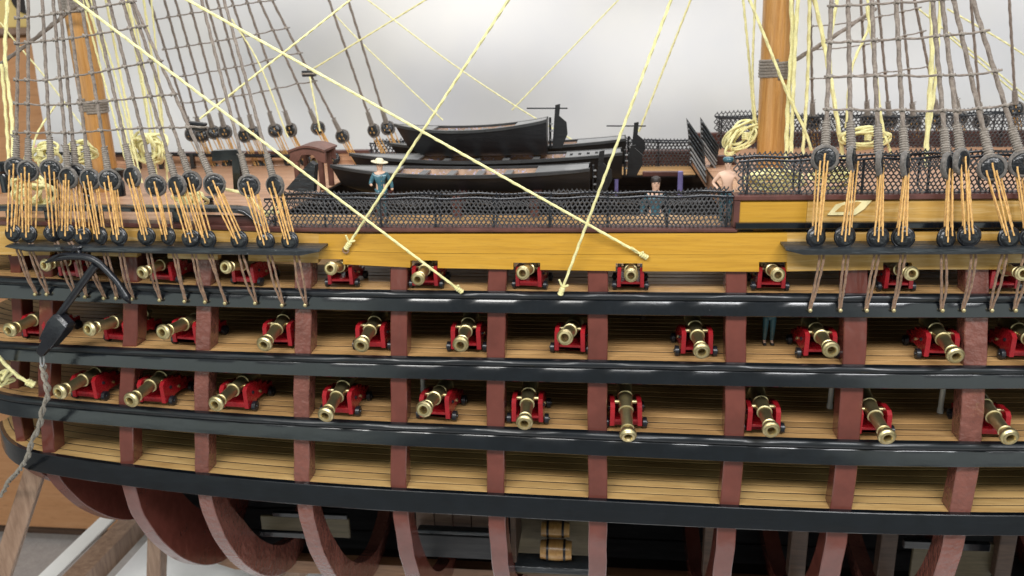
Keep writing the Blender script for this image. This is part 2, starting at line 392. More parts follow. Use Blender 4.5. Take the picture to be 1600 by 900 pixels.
# ribs -------------------------------------------------------------
ROWS = [415, 525, 630, 745, 812]
RIBC = [([10, 11, 9, 33, 50], 19, 'rib'), ([65, 65, 65, 77, 92], 25, 'rib'), ([201, 200, 194, 198, 203], 27, 'rib'), ([317, 316, 313, 315, 322], 27, 'rib_old'),
        ([473, 473, 470, 471, 477], 29, 'rib_old'), ([623, 623, 623, 622, 626], 29, 'rib'), ([777, 775, 774, 774, 776], 31, 'rib'),
        ([934, 934, 933, 934, 934], 33, 'rib'), ([1151, 1150, 1149, 1145, 1137], 33, 'rib'), ([1338, 1337, 1330, 1322, 1311], 36, 'rib'),
        ([1528, 1526, 1521, 1512, 1497], 35, 'rib_old'), ([1730, 1725, 1717, 1706, 1690], 36, 'rib'), ([1940, 1932, 1920, 1905, 1885], 36, 'rib')]
def half(x): return YK - hy(x, Z4)
def lower(x, s, dz=0.0):                             # hull curve below the lowest wale, s 0..1 from wale to keel
    zb = (WT[4](x) + WB[4](x)) / 2; y0 = hy(x, Z4) + 0.1
    bow = max(0.0, min(1.0, (-2.8 - x) / 7.5))
    e = 1.95 - .45 * bow
    zk = ZK + 0.05 + 0.35 * max(0, -9.0 - x) ** 1.5
    th = s * math.pi / 2
    y = y0 + (YK - y0) * (1 - math.cos(th) ** (2 / e)); z = zb - (zb - zk) * math.sin(th) ** (2 / e)
    return y, z
def rib(c, wpx, mat):
    pts = [PX(c[i], ROWS[i], 0.1) for i in range(5)]
    zs = [p.z for p in pts][::-1]; xs = [p.x for p in pts][::-1]
    fx = lambda z: float(np.interp(z, zs, xs))
    xm = pts[3].x; w = wpx / ppu(hy(xm, Z4) + 0.1) * 1.0
    ztop = PX(c[0], 392, 0.1).z
    prof = []
    n1 = 14
    zb = (WT[4](xm) + WB[4](xm)) / 2
    for i in range(n1):
        z = ztop + (zb - ztop) * i / n1; prof.append((hy(xm, z) + 0.1, z))
    N = 26
    for i in range(N + 1): prof.append(lower(xm, i / N))
    far = [(2 * YK - y, z) for y, z in prof[::-1][1:] if z < zb + 0.02]
    prof += far
    m = MB(); rings = []
    for i, (y, z) in enumerate(prof):
        a = V(prof[max(i - 1, 0)]); b = V(prof[min(i + 1, len(prof) - 1)]); t = (b - a).normalized()
        nrm = V((-t.y, t.x)); 
        if i < n1: nrm = V((1, 0))
        if nrm.y < 0 and i >= n1: nrm = -nrm
        if i >= n1 and nrm.y < 0.02 and y < YK: nrm = V((1, 0))
        bw = max(0, min(1, (-7.0 - xm) / 4.0)); d = 0.33 + (0.20 + 1.1 * bw) * min(1, max(0, (i - n1) / (N * .35))) if i < n1 + N else 0.53 + 1.1 * bw
        x = fx(z); j = 0.006 * math.sin(z * 7 + c[1])
        q = V((y, z)) + nrm * d
        b_ = 0.014
        rings.append([V((x - w / 2 + j, y + b_ * nrm.x, z + b_ * nrm.y)), V((x - w / 2 + b_ + j, y, z)), V((x + w / 2 - b_ + j, y, z)),
                      V((x + w / 2 + j, y + b_ * nrm.x, z + b_ * nrm.y)), V((x + w / 2, q.x, q.y)), V((x - w / 2, q.x, q.y))])
    m.loft(rings); return m.build('rib', M[mat], hull, 40)
RIBX = []
for c, w, mt in RIBC:
    rib(c, w, mt); RIBX.append(PX(c[3], 745, 0.1).x)

# decks ------------------------------------------------------------
DZ = [None, lambda x: WT[1](x) - 0.012, lambda x: WT[2](x) - 0.012, lambda x: WT[3](x) - 0.012, lambda x: WT[4](x) - 0.012]
def deckz(k, x, y): return DZ[k](x) + 0.022 * min(3.5, max(0, y - hy(x, DZ[k](x))))
XD = [X0 + 0.03 + (X1 - X0) * i / 70 for i in range(71)]
def deck(k, mat, name, pw=0.205, cnt=20, start=0.113):
    base = MB(); rings = []
    for x in XD:
        y0 = hy(x, DZ[k](x)) + start; y1 = 2 * YK - y0
        zs = deckz(k, x, y0)
        rings.append([V((x, y0, zs - 0.07)), V((x, y0, zs - 0.006)), V((x, YK, deckz(k, x, YK) - 0.006)), V((x, y1, zs + 0.02)), V((x, y1, zs - 0.06))])
    base.loft(rings); d = base.build(name, M['caulk'], hull, 30)
    for i in range(cnt):
        m = MB(); rings = []
        wob = random.uniform(-0.01, 0.01)
        for x in XD:
            y0 = hy(x, DZ[k](x)) + start + i * pw + 0.005 + (wob if i else 0); y1 = y0 + pw - 0.030
            if y1 > 2 * YK - hy(x, DZ[k](x)) - 0.1: y1 = y0 + 0.001
            za, zb = deckz(k, x, y0) + 0.001 * (i % 3), deckz(k, x, y1) + 0.001 * (i % 3)
            rings.append([V((x, y0, za - 0.025)), V((x, y0, za - 0.004)), V((x, y0 + 0.006, za)), V((x, y1 - 0.006, zb)), V((x, y1, zb - 0.004)), V((x, y1, zb - 0.025))])
        m.loft(rings); m.build('plank', M[mat], d, 30)
    return d
deck(1, 'deck', 'upper_gun_deck'); deck(2, 'deck', 'middle_gun_deck'); deck(3, 'deck', 'lower_gun_deck')
deck(4, 'deck_light', 'orlop_deck', 0.23, 18)

# far side, inner planking --------------------------------------------
def farplanks(z0f, z1f, n, mat, name, inset=0.12):
    m0 = MB()
    rings = []
    for x in XD:
        y = 2 * YK - hy(x, Z1) - inset + 0.03
        rings.append([V((x, y, z0f(x))), V((x, y + 0.06, z0f(x))), V((x, y + 0.06, z1f(x))), V((x, y, z1f(x)))])
    m0.loft(rings); w = m0.build(name, M['caulk'], hull, 30)
    for i in range(n):
        m = MB(); rings = []
        for x in XD:
            a, b = z0f(x), z1f(x); za = a + (b - a) * (i + 0.02) / n; zb = a + (b - a) * (i + 0.98) / n
            y = 2 * YK - hy(x, Z1) - inset
            rings.append([V((x, y + 0.029, za)), V((x, y, za)), V((x, y, zb)), V((x, y + 0.029, zb))])
        m.loft(rings); m.build('plank', M[mat], w, 30)
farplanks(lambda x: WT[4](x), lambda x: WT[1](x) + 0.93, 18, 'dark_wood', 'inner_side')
# lower far side: charcoal footwaling following the hull curve
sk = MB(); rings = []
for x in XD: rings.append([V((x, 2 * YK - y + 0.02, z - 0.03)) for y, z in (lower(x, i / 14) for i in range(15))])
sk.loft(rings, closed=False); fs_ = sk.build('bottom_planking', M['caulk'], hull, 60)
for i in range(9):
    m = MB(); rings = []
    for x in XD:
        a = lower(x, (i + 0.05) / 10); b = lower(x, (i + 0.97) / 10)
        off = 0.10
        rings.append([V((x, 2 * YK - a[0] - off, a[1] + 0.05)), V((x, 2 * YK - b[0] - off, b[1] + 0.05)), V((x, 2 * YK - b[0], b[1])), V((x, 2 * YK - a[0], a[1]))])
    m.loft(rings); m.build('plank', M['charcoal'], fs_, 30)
# keel and stem
kp = [V((x, YK, ZK + 0.35 * max(0, -9.0 - x) ** 1.5)) for x in [X0 + 0.5 + (X1 - X0 - .5) * i / 40 for i in range(41)]]
m = MB(); m.loft([[V((p.x, p.y - .17, p.z - .22)), V((p.x, p.y - .17, p.z + .12)), V((p.x, p.y + .17, p.z + .12)), V((p.x, p.y + .17, p.z - .22))] for p in kp])
m.build('keel', M['keel'], hull, 30)
# hold fittings, painted gap light ---------------------------------------------------------
def pxbox(x0, x1, y0, y1, Y, depth, mat, name, parent=hull):
    a, b, c = P(x0, y0, Y), P(x1, y1, Y), P(x1, y0, Y)
    w = (P(x1, (y0 + y1) / 2, Y) - P(x0, (y0 + y1) / 2, Y)).length; h = (P((x0 + x1) / 2, y0, Y) - P((x0 + x1) / 2, y1, Y)).length
    cc = P((x0 + x1) / 2, (y0 + y1) / 2, Y)
    m = MB(); m.bevbox(cc + V((0, depth / 2, 0)), (w, depth, h), min(0.015, w / 5, h / 5)); return m.build(name, M[mat], parent, 30)
for i in range(4):                                    # upright boards of the hold bulkhead
    pxbox(650 + i * 29, 678 + i * 29, 796, 831, 2.2, 0.06, 'dark_wood', 'board')
pxbox(652, 768, 830, 836, 1.95, 0.2, 'black_rough', 'hold_shelf')
pxbox(648, 772, 838, 872, 2.5, 0.1, 'charcoal', 'hold_shelf_face')
pxbox(806, 924, 812, 900, 2.6, 0.1, 'tan', 'magazine_wall')
pxbox(804, 926, 888, 897, 1.7, 0.5, 'black_rough', 'magazine_sill')
pxbox(798, 806, 806, 880, 1.5, 1.1, 'dark_wood', 'magazine_partition')
pxbox(408, 545, 809, 838, 3.0, 0.08, 'tan', 'gap_light_panel')  # tan board painted in for light coming through far-side gaps
pxbox(425, 542, 803, 810, 2.4, 0.1, 'black', 'hold_rail')
pxbox(405, 480, 832, 840, 2.2, 0.1, 'black', 'hold_rail')
pxbox(1424, 1552, 848, 905, 3.0, 0.08, 'tan', 'gap_light_panel')  # same painted gap light, farther aft
pxbox(1412, 1548, 848, 860, 2.3, 0.12, 'black', 'hold_rail')
pxbox(930, 1400, 818, 826, 0.9, 0.22, 'brown', 'orlop_beam')
for x in (1100, 1235, 1375, 1560): pxbox(x, x + 26, 822, 905, 2.8, 0.3, 'dark_wood', 'hold_post')
for x in RIBX[1:]:                                     # deck beams under each deck
    for k in (1, 2, 3):
        z = DZ[k](x) - 0.16
        m = MB(); m.box((x + 0.02, YK, z), (0.12, 2 * (YK - hy(x, z)) - 0.9, 0.16)); m.build('deck_beam', M['dark_wood'], hull)
# pillars between decks
for px, k, Y, mt in ((459, 2, 1.8, 'post_white'), (1298, 3, 1.3, 'post_white'), (1472, 3, 1.2, 'post_white'), (662, 3, 1.4, 'post_white'), (1004, 2, 2.2, 'dark_wood'), (540, 2, 2.6, 'keg')):
    x = P(px, 520 if k == 2 else 620, Y).x; z0 = deckz(k, x, Y); z1 = DZ[k - 1](x) - 0.05
    m = MB(); r = 0.045 if mt != 'keg' else 0.2
    m.lathe([(z0, r * 1.2), (z0 + 0.08, r * 1.2), (z0 + 0.1, r), (z1 - .1, r), (z1, r * 1.1)], 14, Matrix.Translation((x, Y, 0))); m.build('pillar' if mt != 'keg' else 'capstan_drum', M[mt], hull)
# mid-deck inner partition with a framed opening
pxbox(796, 1160, 489, 530, 3.4, 0.05, 'dark_wood', 'cabin_partition')
for a in (985, 1066): pxbox(a, a + 8, 490, 528, 3.3, 0.08, 'charcoal', 'door_frame')
pxbox(985, 1074, 522, 527, 3.32, 0.06, 'charcoal', 'door_sill')

# yellow sheer strake with gunport notches -------------------------------
def lerp_pts(tab, x): return float(np.interp(x, [a for a, b in tab], [b for a, b in tab]))
ST = [(-60, 351), (250, 354), (500, 366), (800, 365.5), (1150, 364.5), (1700, 361)]
SB = [(-60, 402), (100, 398), (300, 405), (500, 411), (640, 418), (800, 421), (1000, 424), (1200, 424.5), (1400, 421), (1700, 421)]
NOTCH = [(-20, 18, 398), (78, 142, 390), (214, 262, 391), (340, 388, 398), (497, 536, 405), (641, 684, 407), (802, 844, 410.5), (962, 1004, 411.5), (1186, 1229, 409.5), (1380, 1425, 410), (1575, 1620, 411)]
def strake(xa, xb, mat, name, fa=0.0, fb=1.0):
    cuts = sorted(set([xa, xb] + [c for n in NOTCH for c in n[:2] if xa < c < xb] + list(range(int(xa) + 20, int(xb), 40))))
    m = MB(); seg = []
    for a, b in zip(cuts, cuts[1:]):
        mid = (a + b) / 2; yb = None
        for n in NOTCH:
            if n[0] <= mid <= n[1]: yb = n[2]
        ys = lambda x: (lerp_pts(ST, x), yb if yb else lerp_pts(SB, x))
        q = []
        for x in (a, b):
            t0_, _ = ys(x); t1_ = lerp_pts(SB, x); bt = ys(x)[1]; t = t0_ + (t1_ - t0_) * fa + (.5 if fa else 0); bt = min(bt, t0_ + (t1_ - t0_) * fb) if fb < 1 else bt; q.append((PX(x, t, 0.02), PX(x, bt, 0.02)))
        th = V((0, 0.14, 0))
        (ta, ba), (tb, bb) = q
        vs = [ta, tb, bb, ba, ta + th, tb + th, bb + th, ba + th]
        m.add(vs, [(0, 1, 2, 3), (4, 7, 6, 5), (0, 4, 5, 1), (3, 2, 6, 7), (0, 3, 7, 4), (1, 5, 6, 2)])
    return m.build(name, M[mat], hull, 0)
strake(498, 1230, 'yellow', 'sheer_strake', 0, .56); strake(498, 1230, 'yellow', 'sheer_strake', .56, 1.0); strake(1230, 1980, 'cream', 'sheer_strake'); strake(-60, 498, 'cream', 'sheer_strake')
def band(tab_t, tab_b, xa, xb, off, th, mat, name, parent=hull, step=40):
    xs = [xa + (xb - xa) * i / max(1, int((xb - xa) / step)) for i in range(max(1, int((xb - xa) / step)) + 1)]
    m = MB(); rings = []
    for x in xs:
        t, b = PX(x, lerp_pts(tab_t, x), off), PX(x, lerp_pts(tab_b, x), off)
        b = V((t.x, t.y, b.z)); bv = min(0.015, (t.z - b.z) * 0.25)
        rings.append([V((t.x, t.y + bv, t.z)), V((t.x, t.y, t.z - bv)), V((t.x, t.y, b.z + bv)), V((t.x, t.y + bv, b.z)), V((t.x, t.y + th, b.z)), V((t.x, t.y + th, t.z))])
    m.loft(rings); return m.build(name, M[mat], parent, 30)
band([(430, 357), (1150, 357.5)], [(430, 363), (1150, 363.5)], 436, 1152, -0.02, 0.3, 'brown', 'waist_cap_rail')
band([(1150, 306), (1700, 302)], [(1150, 314), (1700, 311)], 1148, 1980, -0.03, 0.34, 'brown', 'quarterdeck_cap_rail')
band([(1150, 314.5), (1700, 311)], [(1150, 350), (1700, 347)], 1156, 1262, 0.03, 0.12, 'yellow', 'quarterdeck_strake')
band([(1150, 314.5), (1700, 311)], [(1150, 350), (1700, 347)], 1262.5, 1980, 0.032, 0.12, 'cream', 'quarterdeck_strake')
band([(1150, 349), (1700, 346)], [(1150, 359), (1700, 357)], 1150, 1980, -0.045, 0.16, 'black', 'quarterdeck_moulding')
band([(1148, 310), (1157, 310)], [(1148, 357), (1157, 357)], 1148, 1157, 0.0, 0.16, 'brown', 'bulwark_post', step=9)
# worn paint patch with a belayed-rope loop carving
m = MB(); c = [P(a, b, hy(PX(a, b).x, PX(a, b).z) + 0.012) for a, b in ((1293, 336), (1306, 320), (1335, 311.5), (1364, 311.5), (1350, 327), (1336, 336))]
m.prism(c, (0, 0.03, 0)); o = m.build('carved_plaque', M['plaque'], hull, 0); o['label'] = 'pale leaf-shaped carved plaque on the yellow bulwark'
m = MB(); m.prism([P(a, b, hy(PX(a, b).x, PX(a, b).z) + 0.004) for a, b in ((1305, 331), (1316, 321), (1340, 315), (1346, 316), (1336, 326), (1326, 331))], (0, 0.03, 0)); m.build('plaque_centre', M['cream'], o, 0)
# forecastle side
band([(-60, 344), (250, 350), (500, 357)], [(-60, 351), (250, 357), (500, 366)], -60, 440, -0.02, 0.3, 'brown', 'forecastle_sill')
m = MB(); pts = curve([PX(a, b, 0.16) for a, b in ((-60, 326), (60, 325), (180, 326), (300, 326.5), (372, 328), (392, 336), (404, 347), (416, 354))], 5)
m.loft([[p + V((0, -0.12, -0.03)), p + V((0, -0.12, 0.02)), p + V((0, -0.1, 0.035)), p + V((0, 0.2, 0.035)), p + V((0, 0.2, -0.03))] for p in pts]); m.build('forecastle_rail', M['black'], hull, 40)
for a in (68, 140, 268, 8): 
    band([(a, 330), (a + 16, 330)], [(a, 349), (a + 16, 350)], a, a + 15, 0.14, 0.12, 'black', 'timberhead', step=15)
band([(305, 336), (400, 338)], [(305, 350), (400, 351)], 306, 402, 0.2, 0.06, 'brown', 'bulwark_panel')
for a, b, h, r in ((187, 306, 46, 13), (327, 322, 16, 10), (88, 312, 40, 10), (140, 318, 28, 9), (12, 300, 52, 11)):
    p = P(a, b, 2.0); s_ = 1 / ppu(2.0); m = MB()
    m.lathe([(0, r * s_ * .8), (h * .5 * s_, r * s_ * .8), (h * .6 * s_, r * s_ * .6), (h * .7 * s_, r * s_), (h * .95 * s_, r * s_ * 1.05), (h * s_, r * s_ * .6)], 12, Matrix.Translation(p)); m.build('bitt_post', M['black'], hull)
# upper decks (forecastle, gangways, quarterdeck) as planks
def topdeck(xa, xb, zc, name, mat, n, yin=0.25):
    d = MB(); xs = [xa + (xb - xa) * i / 24 for i in range(25)]
    yn = lambda x: hy(x, zc) + yin
    d.loft([[V((x, yn(x), zc - 0.06)), V((x, yn(x), zc - 0.02)), V((x, 2 * YK - yn(x), zc - 0.02)), V((x, 2 * YK - yn(x), zc - 0.06))] for x in xs])
    o = d.build(name, M['caulk'], hull, 30)
    for i in range(n):
        m = MB(); rings = []
        for x in xs:
            a, b = yn(x), 2 * YK - yn(x); y0 = a + (b - a) * (i + .02) / n; y1 = a + (b - a) * (i + .98) / n
            rings.append([V((x, y0, zc - .025)), V((x, y0, zc)), V((x, y1, zc)), V((x, y1, zc - .025))])
        m.loft(rings); m.build('plank', M[mat], o, 30)
def gangway(xa, xb, zc):
    xs = [xa + (xb - xa) * i / 24 for i in range(25)]
    for sd in (0, 1):
        f = (lambda x, t: hy(x, zc) + .25 + t) if sd == 0 else (lambda x, t: 2 * YK - hy(x, zc) - .25 - t)
        d = MB(); d.loft([[V((x, f(x, 0), zc - .07)), V((x, f(x, 0), zc - .02)), V((x, f(x, 1.4), zc - .02)), V((x, f(x, 1.4), zc - .07))] for x in xs]); o = d.build('gangway', M['caulk'], hull, 30)
        for i in range(6):
            m = MB(); m.loft([[V((x, f(x, 1.4 * (i + .03) / 6), zc - .025)), V((x, f(x, 1.4 * (i + .03) / 6), zc)), V((x, f(x, 1.4 * (i + .97) / 6), zc)), V((x, f(x, 1.4 * (i + .97) / 6), zc - .025))] for x in xs]); m.build('plank', M['deck'], o, 30)
ZFC = PX(250, 352, 0.3).z; ZWA = PX(800, 362, 0.3).z; ZQD = PX(1350, 322, 0.3).z
XF = P(420, 340, 1).x; XQ = P(1152, 330, 0.3).x
topdeck(X0 + 0.2, XF, ZFC, 'forecastle_deck', 'peach', 26); gangway(XF + 0.02, XQ - .02, ZWA); topdeck(XQ, X1, ZQD, 'quarterdeck', 'peach', 26)
# far bulwarks
def farbul(xa, xb, z0, h, n, mat, name):
    base = MB(); xs = [xa + (xb - xa) * i / 16 for i in range(17)]; yf = lambda x: 2 * YK - hy(x, z0) - 0.25
    base.loft([[V((x, yf(x) + .03, z0)), V((x, yf(x) + .12, z0)), V((x, yf(x) + .12, z0 + h)), V((x, yf(x) + .03, z0 + h))] for x in xs]); o = base.build(name, M['caulk'], hull, 30)
    for i in range(n):
        m = MB(); m.loft([[V((x, yf(x) + .03, z0 + h * (i + .03) / n)), V((x, yf(x), z0 + h * (i + .03) / n)), V((x, yf(x), z0 + h * (i + .97) / n)), V((x, yf(x) + .03, z0 + h * (i + .97) / n))] for x in xs]); m.build('plank', M[mat], o, 30)
    m = MB(); m.loft([[V((x, yf(x) - .05, z0 + h)), V((x, yf(x) + .2, z0 + h)), V((x, yf(x) + .2, z0 + h + .06)), V((x, yf(x) - .05, z0 + h + .06))] for x in xs]); m.build('cap_rail', M['brown'], o, 30)
farbul(X0 + 0.3, XF, ZFC, 0.30, 3, 'peach', 'far_bulwark'); farbul(XF + .02, XQ - .02, ZWA, 0.30, 3, 'brown', 'far_bulwark'); farbul(XQ, X1, ZQD, 0.30, 3, 'brown', 'far_bulwark')
# break of the quarterdeck
m = MB(); m.box((XQ + .04, YK, (ZWA + ZQD) / 2 - .02), (0.06, 2 * (YK - hy(XQ, ZWA)) - .6, ZQD - ZWA - .06)); m.build('quarterdeck_bulkhead', M['peach'], hull)
pxbox(1110, 1150, 243, 290, 5.0, 0.1, 'brown', 'hatch_coaming'); pxbox(1004, 1066, 268, 276, 5.6, 0.1, 'brown', 'gallery_rail')
pxbox(1059, 1067, 268, 312, 5.4, 0.1, 'lilac', 'gallery_post'); pxbox(960, 966, 272, 312, 5.4, 0.1, 'lilac', 'gallery_post')
# channels
def channel(pa, pb, name):
    m = MB(); n = 16; rings = []
    for i in range(n + 1):
        t = i / n; px = pa[0] + (pb[0] - pa[0]) * t; py = pa[1] + (pb[1] - pa[1]) * t
        p = PX(px, py, -0.42); yb = hy(p.x, p.z) + 0.03; j = random.uniform(-.012, .012)
        q = 0.3 if i in (0, n) else 1
        rings.append([V((p.x, yb, p.z - .09 * q)), V((p.x, p.y + .02, p.z - .10 * q)), V((p.x, p.y + j, p.z - .07 * q)), V((p.x, p.y + j * .5, p.z - .012)), V((p.x, p.y + .03, p.z)), V((p.x, yb, p.z + .01))])
    m.loft(rings); return m.build(name, M['black_rough'], hull, 30)
channel((8, 384), (499, 391), 'channel'); channel((1228, 389), (1690, 387), 'channel')
# ------------------------------------------------------------------ cannons
def make_gun():
    g = empty('cannon'); 
    AY = face((0, -1, 0)).to_4x4()
    prof = [(-.15, .012), (-.14, .040), (-.10, .052), (-.065, .040), (-.05, .028), (-.03, .03), (0, .105), (.015, .134), (.07, .137), (.085, .124),
            (.40, .117), (.41, .127), (.43, .127), (.44, .113), (.72, .103), (.73, .117), (.75, .117), (.76, .099),
            (1.10, .082), (1.11, .100), (1.135, .100), (1.145, .086), (1.17, .088), (1.215, .118), (1.25, .130), (1.285, .130), (1.30, .118), (1.312, .100), (1.325, .096), (1.328, .066), (1.31, .058), (1.30, .054), (1.18, .050)]
    b = MB(); b.lathe([(a - .55, r) for a, r in prof], 24, AY, True, False)
    bar = b.build('barrel', M['brass'], g, 40)
    h = MB(); h.lathe([(1.10 - .55, .056), (1.19 - .55, .056)], 16, AY); h.build('bore', M['bore'], bar)
    t = MB(); t.lathe([(-.23, .035), (.23, .035)], 12, face((1, 0, 0)).to_4x4()); t.build('trunnion', M['brass'], bar)
    bar.location = V((0, -.12, .40)) * S
    side = [(-.33, .085), (-.33, .40), (-.27, .455), (-.02, .455), (.06, .39), (.20, .39), (.20, .30), (.36, .30), (.36, .22), (.54, .22), (.54, .085), (.30, .085), (.24, .13), (-.02, .13), (-.10, .085)]
    for s in (-1, 1):
        c = MB(); x = s * .215
        poly = [V((x + s * .035 - s * .02 * (z - .08), y, z)) for y, z in side]; poly2 = [p - V((s * .07, 0, 0)) for p in poly]
        n = len(poly)
        c.add(poly + poly2, [tuple(range(n)), tuple(range(2 * n - 1, n - 1, -1))] + [(i, (i + 1) % n, n + (i + 1) % n, n + i) for i in range(n)])
        ck = c.build('cheek', M['red'], g, 20)
        for y, z in ((-.14, .30), (.10, .22)):
            d = MB(); d.lathe([(0, .028), (.02, .028), (.03, .012)], 10, Matrix.Translation((x + s * .03, y, z)) @ face((s, 0, 0)).to_4x4())
            d.build('bolt', M['brass'] if y > 0 else M['black_iron'], ck)
    c = MB(); c.bevbox((0, .08, .12), (.37, .78, .06), .008); c.bevbox((0, -.26, .135), (.365, .10, .09), .008); c.build('bed', M['red'], g, 20)
    c = MB(); c.prism([(-.11, .52, .151), (.11, .52, .151), (.11, .42, .30), (-.11, .42, .30)], (0, -.14, 0)); c.build('quoin', M['dark_wood'], g, 0)
    for y in (-.20, .40):
        a = MB(); a.lathe([(-.31, .026), (.31, .026)], 8, Matrix.Translation((0, y, .085)) @ face((1, 0, 0)).to_4x4()); ax = a.build('axle', M['black_iron'], g)
        for s in (-1, 1):
            w = MB(); w.lathe([(-.035, .070), (-.03, .084), (.03, .084), (.035, .070), (.035, .03), (.05, .028), (.052, .01)], 16, Matrix.Translation((s * .30, y, .085)) @ face((s, 0, 0)).to_4x4()); w.build('wheel', M['black_iron'], ax)
    return g
gun0 = make_gun(); used = False
GUNS = {1: [(68, 415), (220, 427), (350, 418), (515, 420), (652, 437), (816, 427), (986, 431), (1216, 430), (1426, 428), (1600, 428)],
        2: [(12, 517), (136, 515), (252, 520), (411, 540), (563, 541), (719, 540), (882, 528), (1097, 551), (1300, 548), (1495, 558), (1640, 552)],
        3: [(90, 614), (202, 627), (335, 633), (507, 651), (661, 641), (819, 663), (982, 686), (1206, 674), (1388, 686), (1580, 686)]}
GS = {1: .88, 2: 1.05, 3: 1.10}; GOUT = {1: .42, 2: .40, 3: .50}
DN = {1: 'upper', 2: 'middle', 3: 'lower'}
YAWX = {(2, 6): 6, (1, 5): 5, (3, 4): 6, (3, 6): -2, (2, 9): 3, (1, 0): 6, (2, 1): 7, (1, 1): 6, (1, 2): 7, (2, 2): 6}
for k in (1, 2, 3):
    n = len(GUNS[k])
    for i, (mx, my) in enumerate(GUNS[k]):
        g = gun0 if not used else copy_tree(gun0); used = True
        s = GS[k]; pm = PX(mx, my, -GOUT[k])
        slope = (hy(pm.x + .2, DZ[k](pm.x)) - hy(pm.x - .2, DZ[k](pm.x))) / .4
        yaw = math.atan(slope) * 0.8 - math.radians(YAWX.get((k, i), 0) + random.uniform(-1.5, 1.5))
        rx = pm.x + math.sin(-yaw) * 0; 
        # root sits .90*s inboard of the muzzle along the gun's axis
        root = V((pm.x - math.sin(yaw) * .9 * s, pm.y + math.cos(yaw) * .9 * s, 0)); zd = deckz(k, root.x, root.y) + .004; root.z = zd
        sn = (zd + .40 * s - pm.z) / (.78 * s); e = math.asin(max(-.25, min(.42, sn)))
        g.location = root * S; g.rotation_euler = (0, 0, yaw); g.scale = (s,) * 3
        for ch in g.children:
            if ch.name.startswith('barrel'): ch.rotation_euler = (e, 0, 0)
        where = f'{ORD[i]} from the left' if i < n - 1 else 'rightmost'
        tag(g, f'brass cannon on red carriage, {where} on the {DN[k]} gun deck', 'cannon', 'cannons on the gun decks')

